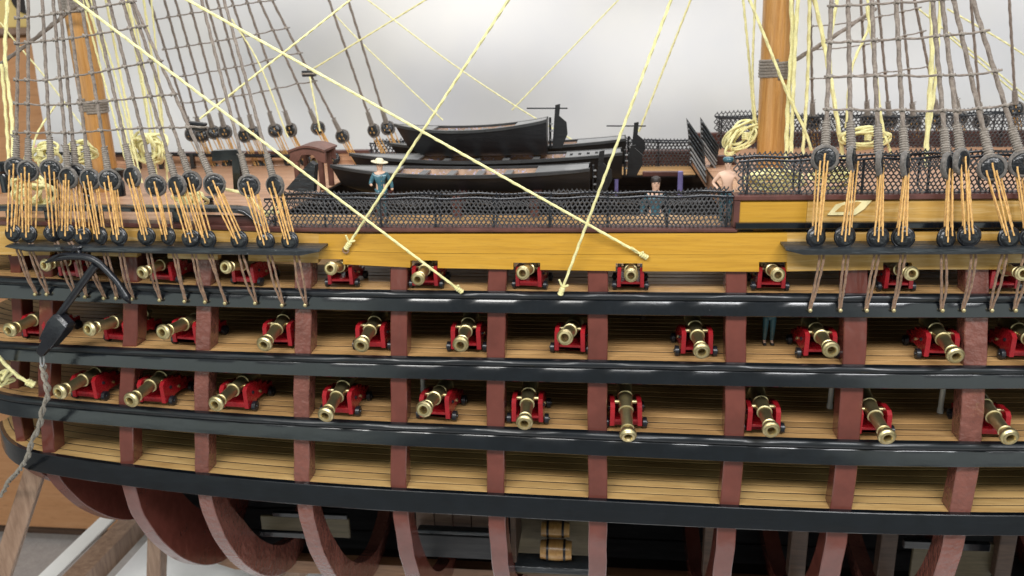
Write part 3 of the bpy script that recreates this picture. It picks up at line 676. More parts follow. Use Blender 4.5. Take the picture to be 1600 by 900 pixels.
# ------------------------------------------------------------------ deadeyes and shrouds
def deadeye_mesh(r, th, axis, roll=0.0):
    m = MB(); A = face(axis).to_4x4()
    prof = [(-th * .42, r * .3), (-th * .43, r * .72), (-th * .38, r * .90), (-th * .25, r), (-th * .08, r * .97), (th * .08, r * .97), (th * .25, r), (th * .38, r * .90), (th * .43, r * .72), (th * .42, r * .3)]
    m.lathe(prof, 20, A); return m
def holes(c, r, th, axis, upper):
    A = face(axis); out = []
    for a in (90, 210, 330):
        t = math.radians(a if upper else -a)
        ex = V((1, 0, 0)); n = V(axis).normalized(); ex = (ex - n * ex.dot(n)).normalized() if abs(n.x) < .95 else V((0, 1, 0)); ez = n.cross(ex)
        if ez.z < 0: ez = -ez
        out.append((c + ex * math.cos(t) * r * .45 + ez * math.sin(t) * r * .45 + n * th * .43))
    return out
def shroud(lo, up, top, Y, dYu, dYt, side, idx, n, chain=None, r=.028, R=.155, edge=0, mast='fore', lo_edge=0):
    side_w = 'near' if side > 0 else 'far'
    cl, cu, ct = P(*lo, Y), P(*up, Y + dYu), P(*top, Y + dYt)
    root = empty('shroud', cl); d = (ct - cu).normalized(); th = R * .8
    # rope, run on past the frame to where it nears the mast
    m = MB(); st = cu + d * R * .9; m.rope([st, ct + (ct - cu) * 1.4], r, n=9 if side > 0 else 7, step=None if side > 0 else .06); m.build('rope', M['shroud'], root, 60)
    zl = 0.42 if side > 0 else .34
    m = MB(); q = []; N = 11; w = cu + d * R * .95
    for i in range(N * 6 + 1):
        t = i / (N * 6); q.append((w + d * zl * t, (r * 2.1 + .010 * math.cos(2 * math.pi * i / 6)) * (1 - .18 * t)))
    off = d.orthogonal().normalized() * r * .4
    m.tube([p for p, _ in q], [a for _, a in q], 10); 
    for _ in range(3):
        e_ = w + d * zl * random.uniform(.85, 1.05); m.tube([e_, e_ + V((random.uniform(-.09, .09), -.03, random.uniform(-.01, .08)))], .012, 4)
    m.build('seizing', M['seizing'], root, 60)
    ax_u = V((math.sin(edge), -math.cos(edge), .12)); ax_l = V((math.sin(lo_edge), -math.cos(lo_edge), .15))
    for c, ax, nm in ((cu, ax_u, True), (cl, ax_l, False)):
        Rd = R if nm else R * .86; m = deadeye_mesh(Rd, th, ax); m.v = [tuple(V(v) + c) for v in m.v]; de = m.build('deadeye', M['deadeye'], root, 40)
        m = MB(); A = face(ax)
        m.tube([c + A @ V((math.cos(t) * Rd, math.sin(t) * Rd, 0)) for t in [2 * math.pi * i / 24 for i in range(25)]], r * (1.25 if nm else .9), 7, True, 3, .25, .15)
        m.build('strop', M['strop'] if nm else M['black_iron'], de, 60)
        m = MB()
        for h in holes(c, Rd, th, ax, nm): m.lathe([(-.01, R * .15), (.006, R * .15)], 8, Matrix.Translation(h) @ face(ax).to_4x4())
        m.build('lanyard_hole_shade', M['bore_black'], de)['kind'] = 'stuff'  # black discs painted for the shade inside holes not cut
    m = MB(); hu = holes(cu, R, th * .9, ax_u, True); hl = holes(cl, R * .86, th * .9, ax_l, False)
    for i in range(3):
        for s in (-1, 1):
            a = hu[i].copy(); b = hl[i].copy(); j = V((random.uniform(-.02, .02) + s * .012, 0, 0))
            if s > 0: a.y += th * .9; b.y += th * .9; j.x += random.uniform(-.03, .05)
            m.rope([a + j + V((0, -.01, 0)), b + j * .6 + V((0, -.01, 0))], .0135 if side > 0 else .012, n=6, step=.035)
    m.build('lanyard', M['lanyard'], root, 60)
    if chain:
        a = P(*chain[0], Y); b = PX(*chain[1], -.045); a2 = V((a.x, a.y, a.z + .02))
        m = MB()
        for s in (-1, 1):
            o = V((s * .026, 0, 0)); mid = a.lerp(b, .55) + V((random.uniform(-.03, .03), -.02, 0)) + o * 1.2
            m.rope(curve([cl + V((s * .03, .02, -R * .9)), a2 + o * 1.3, mid, b + o * .4], 6), .019, n=6, step=.03)
        m.build('chain_plate', M['chain'], root, 60)
        m = MB(); m.lathe([(-.03, .022), (0, .034), (.02, .036), (.035, .028), (.042, .01)], 12, Matrix.Translation(b + V((0, -.025, 0))) @ face((0, -1, .1)).to_4x4()); m.build('bolt', M['brass'], root)
    lab = f"grey twisted {side_w}-side {mast} shroud with black deadeyes and tan lanyard, {ORD[idx]} from the left"
    tag(root, lab, 'shroud', f'{side_w}-side {mast} shrouds')
    return (st, ct)
M['strop'] = fibre('dark_strop_rope', (0.05, 0.045, 0.04), (0.17, 0.15, 0.135))
M['bore_black'] = paint('hole_black', (0.004, 0.004, 0.005), 0.7)
lo_x = [21, 45, 83, 104, 129, 157, 186, 229, 263, 299, 325, 374, 415, 453]
lo_y = [364, 365, 364, 363, 368, 368, 369, 369, 369, 373, 374, 375, 377, 376]
up_x = [25, 44, 80, 107, 119, 141, 171, 207, 243, 277, 299, 335, 389, 430]
up_y = [262, 267, 265, 278, 272, 280, 281, 276, 290, 290, 284, 288, 290, 290]
tp_x = [29, 44, 66, 83, 93, 106, 126, 146, 170, 191, 204, 207, 315, 350]
ct_x = [31, 50, 95, 119, 133, 165, 190, 233, 273, 303, 328, 376, 420, 462]
cb_x = [57, 75, 118, 135, 164, 183, 208, 251, 290, 322, 353, 400, 442, 478]
cb_y = [459, 459, 462, 463, 465, 465, 466, 468, 470, 471, 473, 473, 476, 476]
NF = []
for i in range(14):
    Y = PX(lo_x[i], lo_y[i], -.28).y + (.06 if i in (0, 4) else 0)
    NF.append(shroud((lo_x[i], lo_y[i]), (up_x[i], up_y[i]), (tp_x[i], 0), Y, .2 + (.12 if i in (0, 4, 10) else 0), 1.3 if i < 12 else 1.6, 1, i, 14,
                     ((ct_x[i], 397), (cb_x[i], cb_y[i])), edge=random.uniform(-.35, .35), lo_edge=(1.0 if i == 2 else random.uniform(-.3, .3))))
lo2 = [(1275, 370), (1320, 370), (1371.5, 371), (1411, 371), (1478.5, 371.5), (1514, 368), (1576, 371), (1612, 371)]
up2 = [(1289, 247), (1330, 249), (1374, 256), (1414, 257), (1480, 259), (1502, 252), (1550, 262), (1598, 256)]
tp2 = [1299, 1325, 1362, 1400, 1457, 1472, 1490, 1520]
ct2 = [1284, 1322, 1370, 1411, 1474, 1521, 1570, 1603]; cb2 = [1265, 1312, 1353, 1395, 1471, 1504, 1548, 1585]
NM = []
for i in range(8):
    Y = PX(*lo2[i], -.28).y
    NM.append(shroud(lo2[i], up2[i], (tp2[i], 0), Y, .2, 1.2, 1, i, 8, ((ct2[i], 398), (cb2[i], 484)), edge={1: 1.15, 2: 1.2, 3: 1.1, 4: .9, 5: .7}.get(i, -.2), r=.034, R=.165, mast='main', lo_edge=random.uniform(-.5, .5)))
fx = [300, 315, 334, 352, 382, 397, 430, 455, 497, 535, 584, 606]; fy = [210, 212, 207, 206, 212, 208, 204, 203, 200, 213, 204, 200]
ft = [234, 257, 274, 295, 322, 340, 362, 385, 405, 425, 514, 544]
FF = []
for i in range(12):
    Yf = 7.7
    FF.append(shroud((fx[i] + 14 + (fx[i] - ft[i]) * .12, fy[i] + 48), (fx[i], fy[i]), (ft[i], 0), Yf, -.15, -1.0, -1, i, 12, None, edge=random.uniform(-.6, .6), r=.03, R=.15))
mx_ = [1270, 1356, 1390, 1428, 1467, 1499, 1533, 1587]; my_ = [190, 188, 188, 190, 185, 185, 190, 170]; mt_ = [1266, 1345, 1372, 1408, 1429, 1470, 1517, 1577]
FM = []
for i in range(8):
    FM.append(shroud((mx_[i] + 6, my_[i] + 48), (mx_[i], my_[i]), (mt_[i], 0), 7.9, -.15, -1.0, -1, i, 8, None, edge=random.uniform(-.6, .6), r=.03, R=.15, mast='main'))

# ------------------------------------------------------------------ ratlines
def at_py(A, B, py):
    lo, hi = -.3, 1.45
    for _ in range(40):
        t = (lo + hi) / 2
        if proj(A.lerp(B, t))[1] > py: lo = t
        else: hi = t
    return A.lerp(B, (lo + hi) / 2)
def ratline(sh, tab, label, group, r=.0155, yoff=-.03):
    pts = []
    for A, B in sh:
        y = tab[0][1]
        for _ in range(6):
            p = at_py(A, B, y); y = lerp_pts(tab, proj(p)[0])
        pts.append(p + V((0, yoff, 0)))
    pts.sort(key=lambda p: proj(p)[0]); full = []
    for a, b in zip(pts, pts[1:]):
        L = (b - a).length; full += [a, a.lerp(b, .5) + V((0, 0, -.04 * min(L, .6)))]
    full.append(pts[-1])
    full = [pts[0] + (pts[0] - pts[1]).normalized() * .07] + full + [pts[-1] + (pts[-1] - pts[-2]).normalized() * .1]
    m = MB(); m.rope(curve(full, 4), r, n=7, step=.03); o = m.build('ratline', M['shroud'], None, 60)
    k = MB()
    for p in pts: 
        a = random.uniform(.5, 1.1)
        k.tube([p + V((-.045, 0, -.03 * a)), p + V((-.02, -.02, .012)), p + V((.02, -.02, -.012)), p + V((.045, 0, .03 * a))], [.014, .027, .027, .014], 7)
    kn = k.build('knots', M['seizing'], o, 60); kn['kind'] = 'stuff'
    tag(o, label, 'ratline', group)
for i, t in enumerate([[(33, 28), (120, 17), (205, 2)], [(33, 67), (110, 60), (222, 41)], [(35, 124), (75, 125), (150, 113), (240, 95)], [(38, 161), (80, 164), (160, 158), (265, 147)], [(45, 206), (110, 207), (200, 200), (285, 198)]]):
    ratline(NF[:12], t, f'grey ratline tied across the near fore shrouds, {ORD[i]} from the top', 'near fore ratlines')
for i, t in enumerate([[(1310, 9), (1455, 0), (1600, -12)], [(1300, 66), (1405, 60), (1500, 53), (1600, 40)], [(1298, 119), (1405, 117), (1510, 117), (1600, 104)], [(1295, 170), (1500, 172), (1600, 160)]]):
    ratline(NM, t, f'grey ratline tied across the near main shrouds, {ORD[i]} from the top', 'near main ratlines', r=.018)
for i, t in enumerate([[(245, 30), (400, 3), (430, 0)], [(260, 77), (400, 54), (440, 44)], [(285, 119), (400, 99), (452, 83)], [(300, 160), (400, 145), (480, 127)]]):
    ratline(FF[:10], t, f'thin ratline across the far fore shrouds, {ORD[i]} from the top', 'far fore ratlines', r=.014)
for i, t in enumerate([[(1250, 43), (1340, 33), (1455, 8)], [(1250, 79), (1340, 72), (1455, 46)], [(1250, 124), (1340, 118), (1455, 103)]]):
    ratline(FM[:5], t, f'thin ratline across the far main shrouds, {ORD[i]} from the top', 'far main ratlines', r=.014)

# ------------------------------------------------------------------ masts
def mast(pa, pb, Y, rpx, label, bands):
    a, b = P(*pa, Y), P(*pb, Y); d = (b - a).normalized(); top = b + (b - a) * 2.0; r = rpx / ppu(Y)
    root = empty('mast', a); m = MB(); L = (top - a).length
    m.lathe([(-1.5, r * 1.03), (0, r * 1.02), (L * .5, r), (L, r * .95)], 28, Matrix.Translation(a) @ face(d).to_4x4()); m.build('pole', M['mast'], root)
    for (px, py, n) in bands:
        p = P(px, py, Y); t = (p - a).dot(d); w = MB(); 
        pts = []; c = a + d * (t - n * .028); A = face(d)
        for i in range(n * 20 + 1):
            q = 2 * math.pi * i / 20; pts.append(c + d * (.056 * i / 20) + A @ V((math.cos(q), math.sin(q), 0)) * (r * 1.04))
        w.tube(pts, .03, 6); w.build('woolding', M['seizing'], root, 60)
    tag(root, label, 'mast')
mast((167, 290), (117, -10), 4.1, 20, 'orange-brown wooden foremast wound with grey rope bands', [(146, 165, 5), (120, 5, 6)])
mast((1203, 290), (1217, -10), 4.1, 21.5, 'orange-brown wooden mainmast with one grey rope band', [(1209, 108, 6)])

# ------------------------------------------------------------------ yellow lines
def line(pts, label, r=.024, knot_end=None, mat='yellow_rope', name='rigging_line', group='yellow rigging lines', sag=0.0, cat='rope'):
    q = [P(*p) for p in pts]
    if sag and len(q) == 2: q = [q[0], q[0].lerp(q[1], .5) + V((0, 0, -sag)), q[1]]
    ext = q[0] + (q[0] - q[1]).normalized() * 5.0 if pts[0][1] <= 0 else None
    q = curve(q, 10) if len(q) > 2 else q
    if ext is not None: q = [ext] + q
    m = MB(); m.rope(q, r, n=7, step=max(.028, r * 1.1)); o = m.build(name, M[mat], None, 60)
    if knot_end:
        e = q[-1]; d = (q[-2] - q[-1]).normalized() if len(q) > 3 else (q[0] - q[-1]).normalized()
        k = MB()
        for j in range(4): k.tube([e + d * (.02 + .036 * j) + (face(d) @ V((math.cos(t), math.sin(t), .15 * t / 6))) * r * (1.5 - .15 * (j % 2)) for t in [2 * math.pi * i / 10 for i in range(11)]], r * .85, 6)
        u = d.orthogonal().normalized()
        k.rope([e + d * .14, e + d * .22 + V((-.08, -.05, .08))], r * .8, n=6, step=.03); k.rope([e + d * .15, e + d * .18 + V((.08, -.03, .02))], r * .8, n=6, step=.03)
        k.build('knot', M['yellow_rope'], o, 60)
        if knot_end == 'ring':
            g = MB(); g.tube([e + V((math.cos(t) * .05, -.0, math.sin(t) * .05 - .02)) for t in [2 * math.pi * i / 12 for i in range(13)]], .014, 6); g.build('eyebolt', M['chain'], o)
    tag(o, label, cat, group); return o
y_w1 = PX(723, 457, -.05).y; y_s = PX(1012, 403, 0).y
line([(112, -4, -.9), (723, 457, y_w1)], 'thick yellow line running down from the foremast to the top black wale', .021, True)
line([(286, -4, -.9), (1012, 403, y_s - .02)], 'thick yellow line slanting across the black boats to the yellow strake', .021, True)
line([(797, -4, -.7), (540, 389, PX(540, 389, 0).y - .03)], 'thick yellow line ending at an eyebolt on the yellow strake below the figure', .021, 'ring')
line([(1050, -4, -.7), (875, 461, PX(875, 461, -.05).y)], 'thick yellow line falling steeply to the top black wale', .022, True)
line([(552, -4, 3.0), (312, 186, 1.2)], 'yellow line rising right from the black block on the fore shrouds', .019)
line([(668, -2, 6.4), (484, 111, 7.0)], 'thinner yellow line rising right from the far black block', .019)
line([(1080, -2, 7.5), (998, 206, 7.5)], 'pale yellow line behind the boats, dropping to the rear tiller', .024)
line([(968, -2, 9.2), (800, 172, 9.2)], 'faint yellow line crossing the backdrop down to the left', .018)
line([(572, -2, 9.6), (700, 95, 9.4), (806, 166, 9.2), (900, 222, 9.0)], 'faint yellow line crossing the backdrop down to the right', .017)
line([(522, 22, 9.0), (570, 72, 9.0), (692, 188, 8.8)], 'faint yellow line beside the pair of far shrouds', .016)
line([(12, -4, 3), (8, 90, 2.6), (18, 180, 2.2), (22, 300, 1.6)], 'thick yellow halyard hanging at the left edge', .034)
line([(2, 100, 2.4), (10, 190, 2.2), (14, 260, 1.8)], 'short yellow line beside the left edge halyard', .03)
line([(0, 35, 7.5), (28, 70, 7.5), (70, 120, 7.5), (135, 205, 7.5), (165, 240, 7)], 'thin slack yellow line in front of the brown cabinet', .018)
line([(86, 165, 3), (60, 205, 2.6), (50, 235, 2.4)], 'short pale line below the fore woolding', .02)
for i, (a, b, Y) in enumerate([(128, 196, 3.6), (134, 212, 3.5), (141, 222, 3.4), (165, 215, 4.6), (196, 244, 4.2), (200, 246, 4.1), (206, 250, 4.3), (224, 262, 5), (236, 262, 5.1)]):
    line([(a, -3, Y), ((a + b) / 2 - 1, 120, Y), (b, 250 + (i % 3) * 18, Y - .4)], f'yellow running line beside the foremast, {ORD[i]} from the left of that bundle', .026 if i % 2 else .020, group='yellow lines beside the foremast')
line([(362, 30, 6.6), (405, 100, 6.4), (450, 215, 6.2)], 'thin yellow line dropping onto the brown belfry', .018)
line([(484, 120, 6.6), (500, 205, 6.3)], 'yellow line from the far block to the belfry top', .02)
line([(1236, -3, 3.7), (1238, 60, 3.7), (1232, 150, 3.6), (1228, 262, 3.4)], 'thick yellow line hanging just right of the mainmast', .042)
line([(1247, -3, 3.6), (1242, 80, 3.6), (1236, 240, 3.4)], 'second thick yellow line close behind the mainmast line', .036)
line([(1265, -3, 4.0), (1262, 120, 4.0), (1254, 245, 3.6)], 'yellow line hanging between mainmast and first main shroud', .032)
line([(1272, -3, 4.2), (1286, 60, 4.2), (1302, 150, 4.0), (1318, 250, 3.8)], 'yellow line sloping right behind the first main shroud', .040)
line([(1308, -3, 4.2), (1296, 90, 4.1), (1312, 210, 3.8)], 'yellow line weaving behind the first two main shrouds', .034)
line([(1355, -3, 4.4), (1358, 40, 4.4), (1330, 110, 4.2), (1322, 200, 4.2)], 'yellow line bent around the third main shroud', .026)
line([(1354, 10, 4.0), (1366, 90, 4.0), (1378, 190, 3.8), (1392, 240, 3.7)], 'yellow line falling behind the third main shroud', .026)
line([(1456, -3, 3.0), (1456, 90, 2.9), (1450, 190, 2.8), (1446, 262, 2.6)], 'thick yellow line hanging between fourth and fifth main shrouds', .042)
line([(1470, -3, 3.3), (1462, 120, 3.1), (1452, 200, 2.9)], 'thinner yellow line beside the one at the fifth main shroud', .03)
line([(1430, 10, 9), (1530, 90, 9), (1605, 152, 9)], 'faint yellow line sloping behind the right main shrouds, upper one', .02)
line([(1480, 14, 9), (1560, 60, 9), (1610, 92, 9)], 'faint yellow line high in the right corner', .02)
line([(1480, 55, 8.8), (1610, 165, 8.8)], 'faint yellow line sloping behind the right main shrouds, lower one', .02)
line([(1161, -3, 4.5), (1170, 90, 4.5), (1178, 190, 4.4), (1180, 215, 4.3)], 'yellow line left of the mainmast ending at the coil', .024)
line([(1180, -3, 4.3), (1176, 120, 4.3), (1182, 200, 4.2)], 'second yellow line left of the mainmast', .022)
line([(1170, -3, 3.6), (1200, 70, 3.6), (1230, 145, 3.5), (1256, 200, 3.4), (1268, 235, 3.4)], 'yellow line crossing in front of the mainmast', .028)
def thick(pa, pb, Ya, Yb, label): line([(pa[0], pa[1], Ya), ((pa[0] + pb[0]) / 2, (pa[1] + pb[1]) / 2 + 2, (Ya + Yb) / 2), (pb[0], pb[1], Yb)], label, .04, mat='shroud', name='stay_rope', group='grey stays')
thick((120, 8), (-10, 108), 3.4, 4.5, 'thick grey stay wrapped at the foremast, running off left')
thick((1215, 110), (1368, 14), 3.8, 5.0, 'grey stay wrapped at the mainmast, rising to the right')
# coils
def coil(px, py, Y, w, h, n, label, tilt=0.3, r=.028):
    c = P(px, py, Y); s_ = 1 / ppu(Y); m = MB()
    for i in range(n):
        a = w * s_ / 2 * random.uniform(.6, 1.05); b = h * s_ / 2 * random.uniform(.6, 1.05); ph = random.uniform(0, 6.28); o = V((random.uniform(-.1, .1), random.uniform(-.12, .12), random.uniform(-.1, .1)))
        pts = []
        for k in range(25):
            t = 2 * math.pi * k / 24 + ph
            x, z = a * math.cos(t), b * math.sin(t) * (1 + .12 * math.sin(2 * t + ph))
            pts.append(c + o + V((x * math.cos(tilt) - z * math.sin(tilt), .10 * math.sin(t * 2 + i), x * math.sin(tilt) + z * math.cos(tilt))))
        m.rope(curve(pts, 2), r, n=7, step=.035)
    e = c + V((0, -.12, 0))
    for i in range(4): m.rope([e + V((-.05, -.02, .06 - i * .035)), e + V((0, -.06, .07 - i * .035)), e + V((.06, -.02, .06 - i * .035))], r, n=6)
    tag(m.build('rope_coil', M['yellow_rope'], None, 60), label, 'rope coil', 'belayed yellow rope coils')
coil(48, 300, 1.5, 66, 44, 9, 'yellow rope coil behind the leftmost lanyards', .1)
coil(70, 238, 2.6, 50, 26, 6, 'yellow rope coil behind the leftmost upper deadeyes', .4)
coil(128, 236, 2.9, 40, 30, 6, 'yellow rope coil left of the foremast foot', .2)
coil(232, 232, 3.6, 46, 56, 9, 'yellow rope coil right of the foremast', .5)
coil(297, 312, 1.3, 44, 26, 6, 'small yellow coil below the tenth fore deadeye', -.2)
coil(1162, 212, 4.2, 58, 28, 10, 'yellow rope coil hanging left of the mainmast', .7, .022)
coil(1210, 283, 1.6, 80, 26, 8, 'yellow rope coil lying inside the quarterdeck netting', .05)
coil(1352, 213, 3.6, 70, 26, 9, 'yellow rope coil behind the third main shroud', .05, .022)
coil(1300, 278, 1.7, 60, 20, 6, 'flat yellow coil inside the netting below the first main deadeye', .05)
line([(335, 300, 1.4), (352, 296, 1.3), (385, 305, 1.2), (402, 322, 1.1), (415, 333, 1.0)], 'yellow rope end curling over the black forecastle rail', .028)
line([(415, 338, .9), (432, 322, 1.0), (446, 318, 1.1), (438, 330, 1.0), (424, 334, .9)], 'yellow rope loop at the left end of the waist netting', .03)

# ------------------------------------------------------------------ rigging blocks
def block(px, py, Y, label, w=.24, tilt=.1):
    c = P(px, py, Y); root = empty('rigging_block', c); A = Matrix.Rotation(tilt, 3, 'Y')
    for s in (-1, 1):
        m = MB(); m.bevbox(c + A @ V((0, 0, s * .045)), (w * 1.6, .16, .05), .015, A); m.build('cheek', M['black_iron'], root, 30)
    m = MB(); m.tube([c + A @ V((math.cos(t) * w * .86, math.sin(t) * .11, 0)) for t in [2 * math.pi * i / 20 for i in range(21)]], .022, 6, True, 3, .2, .15); m.build('strop', M['seizing'], root, 60)
    tag(root, label, 'block', 'rigging blocks')
block(307, 197, 1.15, 'black rigging block tied to the near fore shrouds', .21, .12)
block(483, 115, 6.9, 'black rigging block tied to the far fore shrouds', .2, 0)
# ------------------------------------------------------------------ hammock netting
def netting(tt, tb, xa, xb, Yf, label, stan, layers=(0, .42), cell=.076, name='hammock_netting', bulge=.05, rail=.02):
    root = empty(name, P((xa + xb) / 2, lerp_pts(tb, (xa + xb) / 2), Yf((xa + xb) / 2)))
    def at(px, v):
        Y = Yf(px); b = P(px, lerp_pts(tb, px), Y); t = P(px, lerp_pts(tt, px), Y); return V((b.x, Y, b.z + (t.z - b.z) * v)), t.z - b.z
    L = (at(xb, 0)[0] - at(xa, 0)[0]).length; cols = int(L / cell); H = at((xa + xb) / 2, 0)[1]
    for li, dy in enumerate(layers):
        m = MB(); rows = max(3, int(round(H * (1.18 if dy else 1.02) / (cell * .80))))
        def node(i, j, up):          # brick-wall hex grid
            u = (i + (.5 if j % 2 else 0)) / (cols + .5); px = xa + (xb - xa) * u; p, h = at(min(px, xb), 0)
            v = (j + (.17 if up else -.17)) / rows; z = p.z + v * h * (1.16 + .05 * math.sin(i * .21) if dy else 1.02)
            wob = .006 * math.sin(i * 1.7 + j * 2.9) + .008 * math.sin(i * .37 + j)
            return V((p.x + wob, p.y + dy + bulge * math.sin(math.pi * min(1, v)) * (-1 if not dy else 1) + wob + (.03 * math.sin(i * .33)), z + wob * .6))
        R_ = .0118
        for j in range(rows // 2 if dy else 0, rows):
            for i in range(cols):
                a, b = node(i, j, False), node(i, j, True); edges = [(a, b)]
                if j < rows - 1:
                    k = i if j % 2 else i - 1
                    for q in (k, k + 1):
                        if 0 <= q < cols: edges.append((b, node(q, j + 1, False)))
                for p, q in edges:
                    d = (q - p); u = V((0, 1, 0)).cross(d).normalized() * R_; w = V((0, R_, 0))
                    m.add([p + u, p + w, p - u, q + u, q + w, q - u, p - w, q - w], [(0, 1, 4, 3), (1, 2, 5, 4), (2, 6, 7, 5), (6, 0, 3, 7)])
        o = m.build('net', M['net'], root, 60); o['kind'] = 'stuff'
    for dy in layers:
        m = MB(); xs = [xa + (xb - xa) * i / 40 for i in range(41)]
        m.tube([at(x, .97)[0] + V((0, dy, .012 * math.sin(x * .07))) for x in xs], rail, 7); m.build('top_rail', M['black_iron'], root)
    for sx in stan:
        p, h = at(sx, 0); m = MB()
        m.tube(curve([p + V((0, -.03, -.05)), p + V((0, -.03, 0)), p + V((0, -.01, h * .5)), p + V((0, 0, h))], 4), .02, 6)
        m.tube(curve([p + V((0, .05, 0)), p + V((0, layers[-1] * .9, h * .12)), p + V((0, layers[-1], h * .5)), p + V((0, layers[-1], h))], 4), .018, 6); m.build('stanchion', M['black_iron'], root, 60)
    m = MB(); m.tube([at(x, 0.0)[0] + V((0, -.02, .02)) for x in [xa + (xb - xa) * i / 40 for i in range(41)]], .018, 6); m.build('bottom_rail', M['black_iron'], root)
    tag(root, label, 'netting'); return root
yw = lambda px: PX(px, 350, .12).y
netting([(415, 309), (800, 309), (1150, 305)], [(415, 357), (800, 358), (1150, 357)], 418, 1148, yw, 'long black hammock netting along the near waist rail above the yellow strake', (432, 510, 597, 682, 772, 859, 949, 1042, 1134))
netting([(1150, 250), (1400, 246), (1700, 236)], [(1150, 306), (1400, 304.5), (1700, 302)], 1152, 1690, lambda px: PX(px, 300, .12).y, 'black hammock netting along the near quarterdeck rail behind the main deadeyes', (1166, 1247, 1345, 1447, 1545, 1650))
netting([(1115, 183), (1400, 181), (1700, 172)], [(1115, 243), (1700, 234)], 1118, 1690, lambda px: 7.6, 'black hammock netting along the far quarterdeck rail', (1125, 1200, 1290, 1380, 1470, 1560), cell=.092)
netting([(575, 223), (1090, 221)], [(575, 262), (1090, 262)], 580, 1088, lambda px: 7.7, 'black hammock netting along the far waist rail behind the boats', (582, 640, 760, 880, 1028, 1082), cell=.092)

# ------------------------------------------------------------------ boats
def boat(bow, stern, Y, beam, height, label, rudder=1.0, tiller=True, heel=0.0, slots=False, pitchup=0.0):
    a, b = P(*bow, Y), P(*stern, Y); L = b.x - a.x
    root = empty('ship_boat', V(((a.x + b.x) / 2, Y, min(a.z, b.z) - height)))
    N = 28
    def sheer(u): return (a.z + (b.z - a.z) * u) - .10 * height / .5 * (math.sin(math.pi * u) ** .8) 
    def hb(u):
        f = (1 - (1 - u / .5) ** 2.4) if u < .5 else 1 - .34 * ((u - .5) / .5) ** 2
        return beam / 2 * max(.02, f)
    def base(u): return sheer(.5) - height + .16 + (.30 * height * max(0, (.22 - u) / .22) ** 2)
    def tr(p): return root_c + Matrix.Rotation(heel, 3, 'X') @ (p - root_c)
    root_c = V(((a.x + b.x) / 2, Y, base(.5)))
    def ring(u, inset, lift, K=10):
        x = a.x + L * u + (0.0); out = []
        for k in range(2 * K + 1):
            t = -1 + k / K; s_ = abs(t) ** .55 * (1 if t > 0 else -1)
            h = abs(t) ** 2.2
            y = max(.005, hb(u) - inset) * (1 if t > 0 else -1) * min(1, abs(t) ** .6 * (1.0))
            z = base(u) + lift + (sheer(u) - base(u) - lift) * h
            xx = x + (.35 * height * (1 - h) if u < .02 else .35 * height * (1 - h) * max(0, 1 - u / .25))
            out.append(tr(V((xx, Y + y, z))))
        return out
    us = [i / N for i in range(N + 1)]
    m = MB(); outer = [ring(u, 0, 0) for u in us]; m.loft(outer, closed=False)
    n0 = len(outer[-1]); m.add(outer[-1], [tuple(range(n0))]); m.build('hull', M['boat_black'], root, 50)
    m = MB(); m.loft([ring(u, .05, .07) for u in us[2:-1]], closed=False); m.build('lining', M['floorin'], root, 50)
    for s in (0, -1):
        m = MB(); rg = []
        for u in us:
            w = min(.075, hb(u) * .9); sg = -1 if s == 0 else 1
            x = a.x + L * u; yo = Y + sg * (hb(u) + .02); yi = Y + sg * (hb(u) - w); z = sheer(u)
            rg.append([tr(V((x, yo, z - .045))), tr(V((x, yo, z + .012))), tr(V((x, yi, z + .012))), tr(V((x, yi, z - .03)))])
        m.loft(rg); m.build('gunwale', M['boat_rim'], root, 30)
    def plate(u0, u1, nm, notch=.0, mat='boat_grey'):
        m = MB(); rg = []
        for i in range(9):
            u = u0 + (u1 - u0) * i / 8; z = sheer(u) + .006; h = hb(u) - .01; x = a.x + L * u
            rg.append([tr(V((x, Y - h, z - .03))), tr(V((x, Y - h, z))), tr(V((x, Y + h, z))), tr(V((x, Y + h, z - .03)))])
        m.loft(rg); return m.build(nm, M[mat], root, 30)
    plate(.005, .27, 'fore_deck'); sd = plate(.80, .995, 'stern_deck')
    if slots:
        for i in range(4):
            for j in range(3):
                u = .82 + .03 * i; m = MB(); m.box(tr(V((a.x + L * u, Y - hb(u) * .3 + j * .1, sheer(u) + .010))), (.06, .05, .006)); m.build('grating_hole', M['bore_black'], sd)
    for u in (.36, .47, .58, .69):
        m = MB(); m.box(tr(V((a.x + L * u, Y, sheer(u) - .07))), (.14, 2 * hb(u) - .1, .035)); m.build('thwart', M['boat_grey'], root)
    e = V((b.x, Y, 0)); zt = b.z; rake = .28
    m = MB(); m.bevbox(tr(V((b.x + .06, Y, zt - height * .42))), (.05, .05, height * .9), .008); m.build('sternpost', M['boat_black'], root)
    zp = zt + .30 * rudder
    m = MB(); poly = [(b.x + .10, zt - height * .85), (b.x + .15, zt + .02), (b.x + .17, zp), (b.x + .27, zp + .02), (b.x + .25, zt + .05), (b.x + .40, zt - .08), (b.x + .42, zt - height * .45), (b.x + .30, zt - height * .85)]
    m.prism([tr(V((x, Y - .03, z))) for x, z in poly], (0, .06, 0)); rd = m.build('rudder', M['boat_black'], root, 20)
    if tiller:
        m = MB(); m.tube([tr(V((b.x - .42, Y, zp - .06))), tr(V((b.x + .42, Y, zp - .07)))], .016, 6); m.build('tiller', M['boat_black'], rd)
    for q in (.15, .35, .6):
        m = MB(); m.bevbox(tr(V((b.x + .09, Y - .02, zt - height * q))), (.06, .07, .03), .006); m.build('rudder_hinge', M['boat_grey'], rd)
    tag(root, label, 'boat', 'black ship boats stacked amidships'); return root
boat((516, 258), (922, 259), 2.75, 1.15, .58, 'black boat nearest the waist netting, with grey decks and thwarts', rudder=.9, tiller=False)
boat((546, 240), (972, 235), 4.05, 1.15, .60, 'black boat in the middle of the lower row, grating holes in its stern deck', rudder=.3, tiller=False, slots=True)
